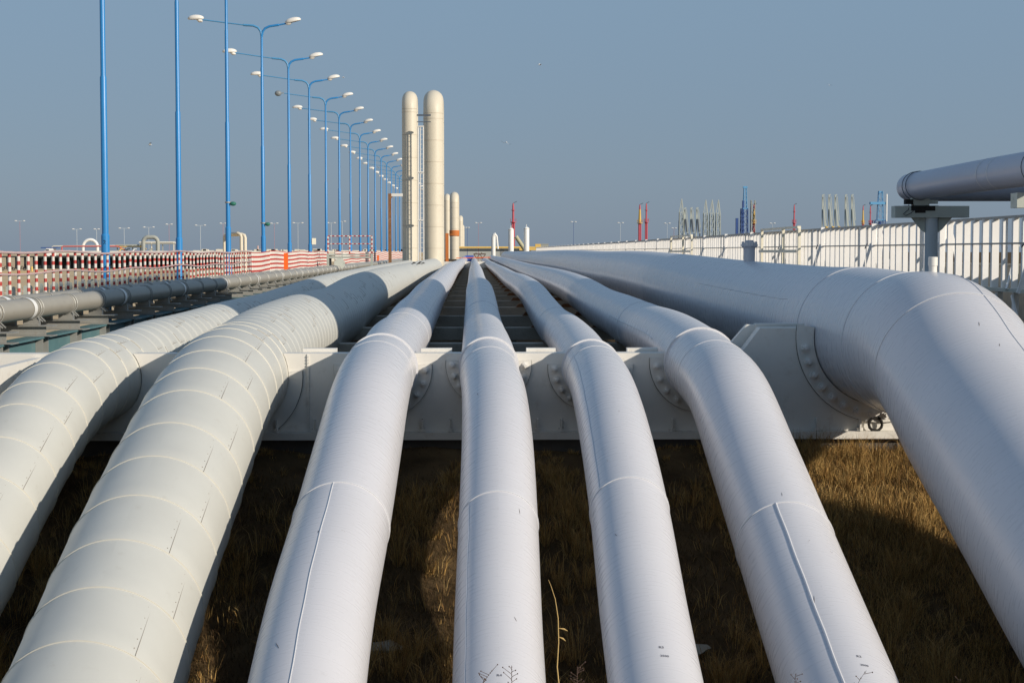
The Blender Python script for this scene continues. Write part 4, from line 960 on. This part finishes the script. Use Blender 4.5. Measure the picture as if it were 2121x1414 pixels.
m_.bar((a.x, Y, b_.z), (b_.x, Y, b_.z), 0.16); m_.bar((a.x, Y, a.z), (b_.x, Y, a.z), 0.12)
for q in range(4):
    xa_ = a.x+(b_.x-a.x)*q/4; xb_ = a.x+(b_.x-a.x)*(q+1)/4; m_.bar((xa_, Y, a.z if q % 2 else b_.z), (xb_, Y, b_.z if q % 2 else a.z), 0.12)
m_.build('truss', 'truss_brown', root)
for px in (986, 997.5): x_ = at(px, 525, Y).x; MB().bar((x_, Y, b_.z), (x_, Y, at(px, 522.5, Y).z), 0.1).build('post', 'truss_brown', root)
for x_ in (a.x+0.1, b_.x-0.1): MB().bx(x_-0.1, x_+0.1, Y-0.1, Y+0.1, -3, a.z).build('leg', 'truss_brown', root)

# left distance: dark pipe corridor, pale strip, red and white pipework
Y = 290.0; za = -1.0
cr = thing('pipe_corridor', 'long pipe corridor with its shade painted dark, across the field behind the barrier', 'pipe rack', (-60, Y, -3))
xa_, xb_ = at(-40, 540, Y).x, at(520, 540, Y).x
m_ = MB(); m_.bx(xa_+9, xb_+14, Y+1.2, Y+1.4, -3, za-0.02)  # near-black sheet standing in for the shade inside the corridor
m_.build('shade_backing', 'far_shade', cr); MB().bx(xa_, xb_+14, Y-1, Y+2, za, za+0.22).build('deck', 'far_shade', cr)
for i in range(0, 44): x = xa_+i*1.55; MB().bx(x-0.12, x+0.12, Y-0.4, Y+0.2, -3, za-0.002).build('column', 'far_shade', cr)
for z_, mt_, r_ in ((-0.52, 'far_white', 0.28), (-0.1, 'far_white', 0.22)):
    m_ = MB(); m_.tube([(at(100, 525, Y).x if z_ < -0.2 else at(100, 525, Y).x, Y+0.3, z_), (at(830, 525, Y).x, Y+0.3, z_)], r_, 8); m_.build('pale_pipe', mt_, cr)
m_ = MB()
for i in range(60): x = at(0, 525, Y).x+i*1.2; m_.bar((x, Y+1.5, za+0.2), (x, Y+1.5, -0.15), 0.05)
m_.bar((at(0, 525, Y).x, Y+1.5, -0.15), (at(400, 525, Y).x, Y+1.5, -0.15), 0.05); m_.build('handrail', 'far_white', cr)
# truck cab, pickup
a = at(95, 531, 284); root = thing('white_truck', 'small white truck cab parked by the dark corridor at far left', 'truck', (a.x, 284, -1))
MB().prism([(a.x, -0.78), (a.x+1.5, -0.78), (a.x+1.5, 0.55), (a.x+0.35, 0.55), (a.x, 0.0)], 283, 285).build('cab', 'tank_white', root, ang=20)
MB().bx(a.x+0.25, a.x+0.8, 282.96, 282.995, -0.1, 0.4).build('window', 'arm_dark', root); MB().bx(a.x-0.6, a.x+2.2, 283, 285, 0.56, 0.75).build('roof_rack', 'deep_blue', root)
for x in (a.x+0.35, a.x+1.15): MB().tube([(x, 282.9, -0.8), (x, 283.1, -0.8)], 0.18, 12).build('wheel', 'tyre', root)
# tyres leaning by the track, yellow post
ty = None
for i, px in enumerate((6, 12, 17, 23, 28, 34, 40, 46, 51, 57)):
    Yt = 235.0; p_ = at(px, 557-(3 if i % 2 else 0), Yt); m_ = MB(); m_.tube([(p_.x+0.17*math.cos(q/12*2*math.pi), Yt, p_.z+0.17*math.sin(q/12*2*math.pi)) for q in range(13)], 0.055, 6)
    tag(m_.build('tyre', 'tyre', loc=tuple(p_)), '%s black tyre from the left in the row on the sandy bank' % ORD[i], 'tyre', 'tyres lying along the sandy bank')
p_ = at(66, 557, 235); m_ = MB(); m_.tube([(p_.x, 235, -3), (p_.x, 235, p_.z+0.35)], 0.13, 10); tag(m_.build('yellow_post', 'yellow', loc=(p_.x, 235, -3)), 'short yellow post at the right end of the tyre row', 'post')
mb = MB(); a = at(-20, 565, 225); mb.bx(a.x-20, at(72, 560, 235).x, 234.8, 240, -3, at(30, 561.5, 235).z); bk = mb.build('sandy_bank', mat('sandy_soil', (0.46, 0.36, 0.22), rough=0.95, var=0.25, vscale=0.4, bump=0.5), loc=(a.x, 235, -3)); struct(bk)

def pipe_thing(name, lab, pts, r, mt, n_=12, cat='pipe'):
    m_ = MB(); m_.tube(pts, r, n_); o = m_.build(name, mt, loc=tuple(pts[0]), ang=50); return tag(o, lab, cat)
Y = 300.0
def P(px, py, Y_=Y): return at(px, py, Y_)
def arch(px0, px1, py0, pyt, r, Y_=Y, n_=10, rad=None):
    a = P(px0, py0, Y_); b_ = P(px1, py0, Y_); t_ = P((px0+px1)/2, pyt, Y_).z; w_ = (b_.x-a.x)/2; cx = (a.x+b_.x)/2; h = min(w_, rad if rad else w_)
    pts = [Vector((a.x, Y_, -3)), Vector((a.x, Y_, t_-h))]
    for i in range(1, n_+1):
        a_ = math.pi/2*i/n_; pts.append(Vector((a.x+h*(1-math.cos(a_)), Y_, t_-h+h*math.sin(a_))))
    for i in range(0, n_+1):
        a_ = math.pi/2*i/n_; pts.append(Vector((b_.x-h+h*math.sin(a_), Y_, t_-h+h*math.cos(a_))))
    pts.append(Vector((b_.x, Y_, -3))); return pts
pipe_thing('pipe_arch', 'white round pipe arch rising left of the lamp marked 2', arch(172, 202, 515, 496.5, 0.25, 302), 0.28, 'tank_white')
pipe_thing('pipe_arch', 'grey-green pipe arch between the lamps marked 2 and 3', arch(297, 327, 515, 491, 0.3, 296, rad=0.9), 0.36, 'far_grey')
pipe_thing('low_pipe', 'thin white pipe bending down at the left end of the red pipework', [Vector((P(107, 512).x, Y, -3)), Vector((P(107, 512).x, Y, P(107, 512).z)), Vector((P(111, 509).x, Y, P(111, 509.5).z)), Vector((P(250, 509).x, Y, P(250, 508.5).z))], 0.10, 'far_white')
pipe_thing('red_pipe', 'long thin red pipe beside the white one behind the lamp marked 2', [Vector((P(131, 515).x, Y-1, -3)), Vector((P(131, 515).x, Y-1, P(132, 511.5).z)), Vector((P(134, 510.5).x, Y-1, P(134, 510.2).z)), Vector((P(247, 510).x, Y-1, P(247, 510).z)), Vector((P(262, 519).x, Y-1, P(262, 519).z))], 0.13, 'far_red')
for i, (px0, px1, py, mt_) in enumerate(((288, 365, 502, 'far_white'), (240, 296, 508, 'far_grey'))):
    root = thing('pipe_gantry', ('white pipe gantry with a level top right of the grey-green arch', 'cluttered grey and yellow pipe gantry left of the grey-green arch')[i], 'gantry', (P(px0, py).x, Y, -3))
    MB().tube([P(px0, py), P(px1-3, py), P(px1, py+3), Vector((P(px1, 0).x, Y, -3))], 0.15, 8).build('pipe', mt_, root)
    MB().tube([P(px0+2, py+3, 299), P(px1-3, py+3, 299)], 0.09, 8).build('pipe', 'far_grey' if i == 0 else 'yellow', root)
    for q in range(4): x = P(px0+3+(px1-px0-8)*q/3, py, 299.5).x; MB().bx(x-0.08, x+0.08, 299.4, 299.6, -3, P(px0, py, 299.5).z).build('leg', mt_ if q % 2 else 'far_grey', root)
    for q in range(3 if i else 2): xx = P(px0+8+q*14, py, 299).x; MB().tube([(xx, 298.6, -0.4), (xx, 298.6, 0.1), (xx+0.25, 298.6, 0.45), (xx+0.7, 298.6, 0.5)], [0.16, 0.2, 0.13, 0.13], 8).build('valve', ('yellow', 'far_grey', 'tank_white')[q], root)
# bents of pipe right of lamp 4
for (p0_, p1_, lab) in ((461, 500, 'beige pipe portal frame behind the lamp marked 4, outer one'), (470, 508, 'beige pipe portal frame behind the lamp marked 4, inner one')):
    a = P(p0_, 520, 260); b_ = P(p1_, 520, 252); t_ = P(480, 486 if p0_ > 465 else 484, 256).z
    pts = [Vector((a.x, 262, -3)), Vector((a.x, 262, t_-0.5)), Vector((a.x+0.12, 262, t_-0.12)), Vector((a.x+0.5, 262, t_)), Vector((b_.x-0.5, 252, t_)), Vector((b_.x-0.12, 252, t_-0.12)), Vector((b_.x, 252, t_-0.5)), Vector((b_.x, 252, -3))]
    pipe_thing('portal_pipe', lab, pts, 0.25, 'tower')
pipe_thing('chimney', 'tiny pink and white banded chimney on the left horizon', [Vector((P(534, 521, 700).x, 700, -3)), Vector((P(534, 508, 700).x, 700, P(534, 509, 700).z))], 0.35, 'pink_rail', 10, 'chimney')
# pale low line of far pipework on the horizon left of centre
m_ = MB(); a = at(400, 519, 500); b_ = at(832, 519, 500); m_.bx(a.x, b_.x, 500, 502, -3, at(600, 518.5, 500).z)
for i in range(30): x = a.x+(b_.x-a.x)*random.random(); m_.bx(x, x+random.uniform(0.5, 2.5), 499.5, 501, -0.5, at(600, 517.5-random.random()*2, 500).z)
tag(m_.build('pipe_embankment', 'far_white', loc=(a.x, 500, -3)), 'pale low line of pipework along the left horizon above the striped fence', 'pipework')
# utility blocks low on the right horizon
for (px0, px1, py, lab, mt_) in ((1293, 1305, 501, 'tiny pale box building on the right horizon left of the twin red towers', 'tank_white'), (1228, 1240, 505, 'low white structure on the horizon above the fence', 'tank_white'), (1119, 1136, 505, 'small frame of grey equipment above the yellow pipe end', 'far_grey')):
    a = at(px0, py, 500); b_ = at(px1, py, 500); m_ = MB(); m_.bx(a.x, b_.x, 500, 503, -3, a.z-0.2); m_.bx(a.x-0.1, b_.x+0.1, 499.9, 503.1, a.z-0.198, a.z)
    tag(m_.build('utility_block', mt_, loc=(a.x, 500, -3)), lab, 'building')

# ------------------------------------------------------------------ gulls
def gull(px, py, Y, s_, rz, flap, lab):
    p_ = at(px, py, Y); mb = MB()
    mb.tube([(-0.32*s_, 0, 0), (-0.2*s_, 0, 0.01*s_), (0, 0, 0.03*s_), (0.2*s_, 0, 0.02*s_), (0.3*s_, 0, 0.03*s_)], [0.015*s_, 0.06*s_, 0.085*s_, 0.06*s_, 0.02*s_], 8)
    for sg in (-1, 1):
        o = len(mb.v)
        for (x, y, z, c) in ((0.12, 0.04, 0.04, 0), (-0.1, 0.04, 0.04, 0), (0.17, 0.34, 0.04+0.2*flap, 0), (-0.06, 0.34, 0.03+0.2*flap, 0), (-0.1, 0.72, 0.04+0.08*flap, 0), (-0.14, 0.7, 0.035+0.08*flap, 0)):
            mb.v.append(Vector((x*s_, sg*y*s_, z*s_))); mb.v.append(Vector((x*s_, sg*y*s_, (z-0.015)*s_)))
        for (a_, b2, c_, d_, mi) in ((0, 2, 3, 1, 0), (2, 4, 5, 3, 1)):
            mb.face((o+2*a_, o+2*b2, o+2*c_, o+2*d_), mi); mb.face((o+2*d_+1, o+2*c_+1, o+2*b2+1, o+2*a_+1), mi)
            mb.face((o+2*a_, o+2*a_+1, o+2*b2+1, o+2*b2), mi); mb.face((o+2*d_, o+2*c_, o+2*c_+1, o+2*d_+1), mi)
    R_ = Matrix.Rotation(rz, 3, 'Z') @ Matrix.Rotation(0.3, 3, 'X')
    mb.v = [p_ + R_ @ v for v in mb.v]
    tag(mb.build('seagull', ['gull', 'gull_dark'], loc=tuple(p_), ang=60), lab, 'bird', 'gulls in flight')
gull(311, 300, 190, 0.75, math.radians(200), 0.6, 'seagull flying left of the lamp marked 3')
gull(1118, 135, 190, 0.7, math.radians(20), 0.9, 'seagull flying highest in the middle of the sky')
gull(1049, 295, 190, 0.9, math.radians(80), -0.9, 'seagull gliding with spread wings right of the tall pipe loops')
gull(711, 161, 200, 0.6, math.radians(10), 0.5, 'small seagull beside a white lamp head')
gull(784, 348, 260, 0.6, math.radians(130), 0.9, 'tiny dark seagull among the far lamps')
gull(1718, 177, 330, 0.8, math.radians(60), 0.9, 'faint seagull high in the right of the sky')
gull(1614, 147, 420, 0.7, math.radians(60), 0.4, 'faintest tiny seagull at the upper right')

# ------------------------------------------------------------------ dry grass
def grass_mat(name, cols):
    g = bpy.data.materials.new(name); g.use_nodes = True
    n = g.node_tree.nodes; l = g.node_tree.links; b = n['Principled BSDF']; b.inputs['Roughness'].default_value = 0.75; b.inputs['Specular IOR Level'].default_value = 0.25
    gi = n.new('ShaderNodeNewGeometry'); rp_ = n.new('ShaderNodeValToRGB'); el = rp_.color_ramp.elements
    el[0].position = 0; el[0].color = cols[0]+(1,); el[1].position = 1; el[1].color = cols[-1]+(1,)
    for i, c in enumerate(cols[1:-1]): e_ = el.new((i+1)/(len(cols)-1)); e_.color = c+(1,)
    l.new(gi.outputs['Random Per Island'], rp_.inputs['Fac']); l.new(rp_.outputs[0], b.inputs['Base Color']); return g
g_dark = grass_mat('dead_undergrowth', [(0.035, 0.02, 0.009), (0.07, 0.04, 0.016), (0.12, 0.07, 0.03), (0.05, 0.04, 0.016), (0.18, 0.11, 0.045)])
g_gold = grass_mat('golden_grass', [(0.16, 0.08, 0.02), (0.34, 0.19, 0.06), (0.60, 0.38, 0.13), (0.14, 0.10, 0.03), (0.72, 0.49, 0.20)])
rnd = random.Random(3)
def hash2(i, j): v = math.sin(i*127.1+j*311.7)*43758.5453; return v-math.floor(v)
def noise2(x, y):
    i, j = math.floor(x), math.floor(y); fx, fy = x-i, y-j; fx = fx*fx*(3-2*fx); fy = fy*fy*(3-2*fy)
    return (hash2(i, j)*(1-fx)+hash2(i+1, j)*fx)*(1-fy)+(hash2(i, j+1)*(1-fx)+hash2(i+1, j+1)*fx)*fy
def blades(cnt, x0, x1, y0, y1, h0, h1, name, mt, lab, thr, w0, w1, lean, clump=None):
    V = []; Fc = []; tufts = None
    if clump: tufts = [(rnd.uniform(x0, x1), rnd.uniform(y0, y1), rnd.uniform(0.04, 0.16), rnd.uniform(0.6, 1.25)) for _ in range(clump)]
    for _ in range(cnt):
        if tufts:
            t = rnd.choice(tufts); a0 = rnd.uniform(0, 6.28); r0 = t[2]*math.sqrt(rnd.random()); x = t[0]+r0*math.cos(a0); y = t[1]+r0*math.sin(a0); hs_ = t[3]
        else: x = rnd.uniform(x0, x1); y = rnd.uniform(y0, y1); hs_ = 1.0; a0 = rnd.uniform(0, 6.28)
        dn = 0.6*noise2(x*1.1+7, y*0.9)+0.4*noise2(x*3.7, y*3.1+5)
        if dn < thr and rnd.random() < 0.85: continue
        if y > y1 or y < y0: continue
        z = gz(x, y)-0.02; h = rnd.uniform(h0, h1)*hs_*(0.5+0.9*dn)
        if y > 22 and x < 3.3: h *= max(0.25, (24.4-y)/2.6)
        a_ = rnd.uniform(0, 6.28); ln = rnd.uniform(0.1, lean)*h; ld_ = a0+rnd.uniform(-0.8, 0.8)
        wd = rnd.uniform(w0, w1); dx, dy = math.cos(a_)*wd, math.sin(a_)*wd; lx, ly = math.cos(ld_)*ln, math.sin(ld_)*ln; dz = -0.25*ln
        o = len(V)
        V += [(x-dx, y-dy, z), (x+dx, y+dy, z), (x+dx*0.8+lx*0.35, y+dy*0.8+ly*0.35, z+h*0.6), (x-dx*0.8+lx*0.35, y-dy*0.8+ly*0.35, z+h*0.6), (x+lx, y+ly, z+h+dz)]
        Fc += [(o, o+1, o+2, o+3), (o+3, o+2, o+4)]
    me = bpy.data.meshes.new(name); me.from_pydata(V, [], Fc); me.materials.append(mt); me.update()
    o = bpy.data.objects.new(name, me); C.objects.link(o); o['kind'] = 'stuff'; o['label'] = lab; o['category'] = 'grass'; return o
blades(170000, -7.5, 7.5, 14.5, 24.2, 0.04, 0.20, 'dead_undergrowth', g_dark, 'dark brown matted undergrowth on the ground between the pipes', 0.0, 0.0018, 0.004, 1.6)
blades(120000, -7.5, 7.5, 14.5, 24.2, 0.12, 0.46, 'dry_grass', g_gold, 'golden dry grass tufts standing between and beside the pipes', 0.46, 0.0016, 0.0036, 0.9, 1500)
blades(60000, 3.2, 7.8, 15.5, 24.2, 0.06, 0.26, 'low_grass', g_gold, 'fine sunlit yellow grass beside the biggest pipe', 0.30, 0.0016, 0.0034, 1.3)

# debris on the ground between the pipes
for (px, py, s_, lab) in ((1410, 1365, 0.34, 'pale flat slab lying in the grass near the bottom between two white pipes'), (790, 1392, 0.25, 'grey lump of debris in the grass at the bottom beside the left white pipe')):
    d = at(px, py, 17.9); m_ = MB(); m_.ell((0, 0, 0), (s_, s_*0.5, 0.07), n=12, m=6)
    z = gz(d.x, 17.9); m_.v = [Vector((d.x, 17.9, z+0.05)) + Vector((v.x+0.03*math.sin(v.y*30), v.y, v.z+0.02*math.sin(v.x*25))) for v in m_.v]
    tag(m_.build('debris', 'bag', loc=(d.x, 17.9, z)), lab, 'debris')

# weeds on the near bank, just in front of the lens
def sprig(px, py, Y, lab, mt='twig', heads=True, lean=0.0, br=8, seed=0, hmax=None):
    r = random.Random(seed); t_ = at(px, py, Y); z0 = gz(t_.x, Y)-0.02; m_ = MB(); H = t_.z-z0; x0 = t_.x-lean
    def cp(q): return Vector((x0+lean*q*q, Y+0.03*math.sin(q*3), z0+H*q))
    m_.tube([cp(i/10) for i in range(11)], [0.0024*(1-0.07*i) for i in range(11)], 5)
    for j in range(br):
        q = 1-0.32*(j+1)/br/max(H, 0.2)*0.5-0.0; q = 1-(0.02+0.10*(j/br))/H
        s_ = r.choice((-1, 1)); c_ = cp(q); e = c_+Vector((s_*r.uniform(0.01, 0.045), r.uniform(-0.02, 0.02), r.uniform(0.008, 0.04)))
        m_.tube([c_, e], [0.0015, 0.001], 4)
        if heads: m_.ell(e, (0.0035, 0.0035, 0.004), n=5, m=4)
        if heads: m_.ell(cp(q+0.01/H), (0.003, 0.003, 0.004), n=5, m=4)
    return tag(m_.build('weed_sprig', mt, loc=(x0, Y, z0)), lab, 'weed', 'thin weeds at the bottom edge')
sprig(1060, 1377, 8.1, 'thin dark forked weed in front of the central white pipe', br=7, seed=2)
sprig(1022, 1385, 8.1, 'dark weed leaning right, left of the forked one on the central pipe', lean=0.14, br=9, seed=5)
sprig(1795, 1388, 8.1, 'dark weed tip in front of the lower end of the pipe with the raised weld', lean=0.07, br=3, seed=7)
sprig(1649, 1393, 8.1, 'faint thin weed left of the raised weld on the white pipe', br=5, seed=9)
sprig(1196, 1378, 8.1, 'bushy dark weed in the gap right of the central white pipe', br=10, seed=11)
sprig(1990, 1404, 8.1, 'weed tip at the bottom right corner', br=2, seed=4)
# long straw with two leaves
Y = 8.1; pts = [at(1158, 1420, Y), at(1154, 1380, Y), at(1157, 1330, Y), at(1156, 1280, Y), at(1150, 1240, Y), at(1142, 1215, Y), at(1136, 1200, Y)]
base = Vector((pts[0].x-0.02, Y, gz(pts[0].x, Y))); m_ = MB(); m_.tube([base]+pts, [0.004, 0.0036, 0.0034, 0.003, 0.0026, 0.002, 0.0015, 0.001], 6)
root = thing('straw_stalk', 'long bent golden straw stalk with two small leaves right of the central pipe', 'grass stalk', tuple(base)); m_.build('stem', 'straw', root)
for (pa_, pb_) in (((1157, 1300), (1176, 1306)), ((1157, 1318), (1172, 1327))):
    a = at(*pa_, Y); b_ = at(*pb_, Y); MB().tube([a, a.lerp(b_, 0.6)+Vector((0, 0, 0.004)), b_], [0.001, 0.004, 0.0008], 5).build('leaf', 'straw', root)
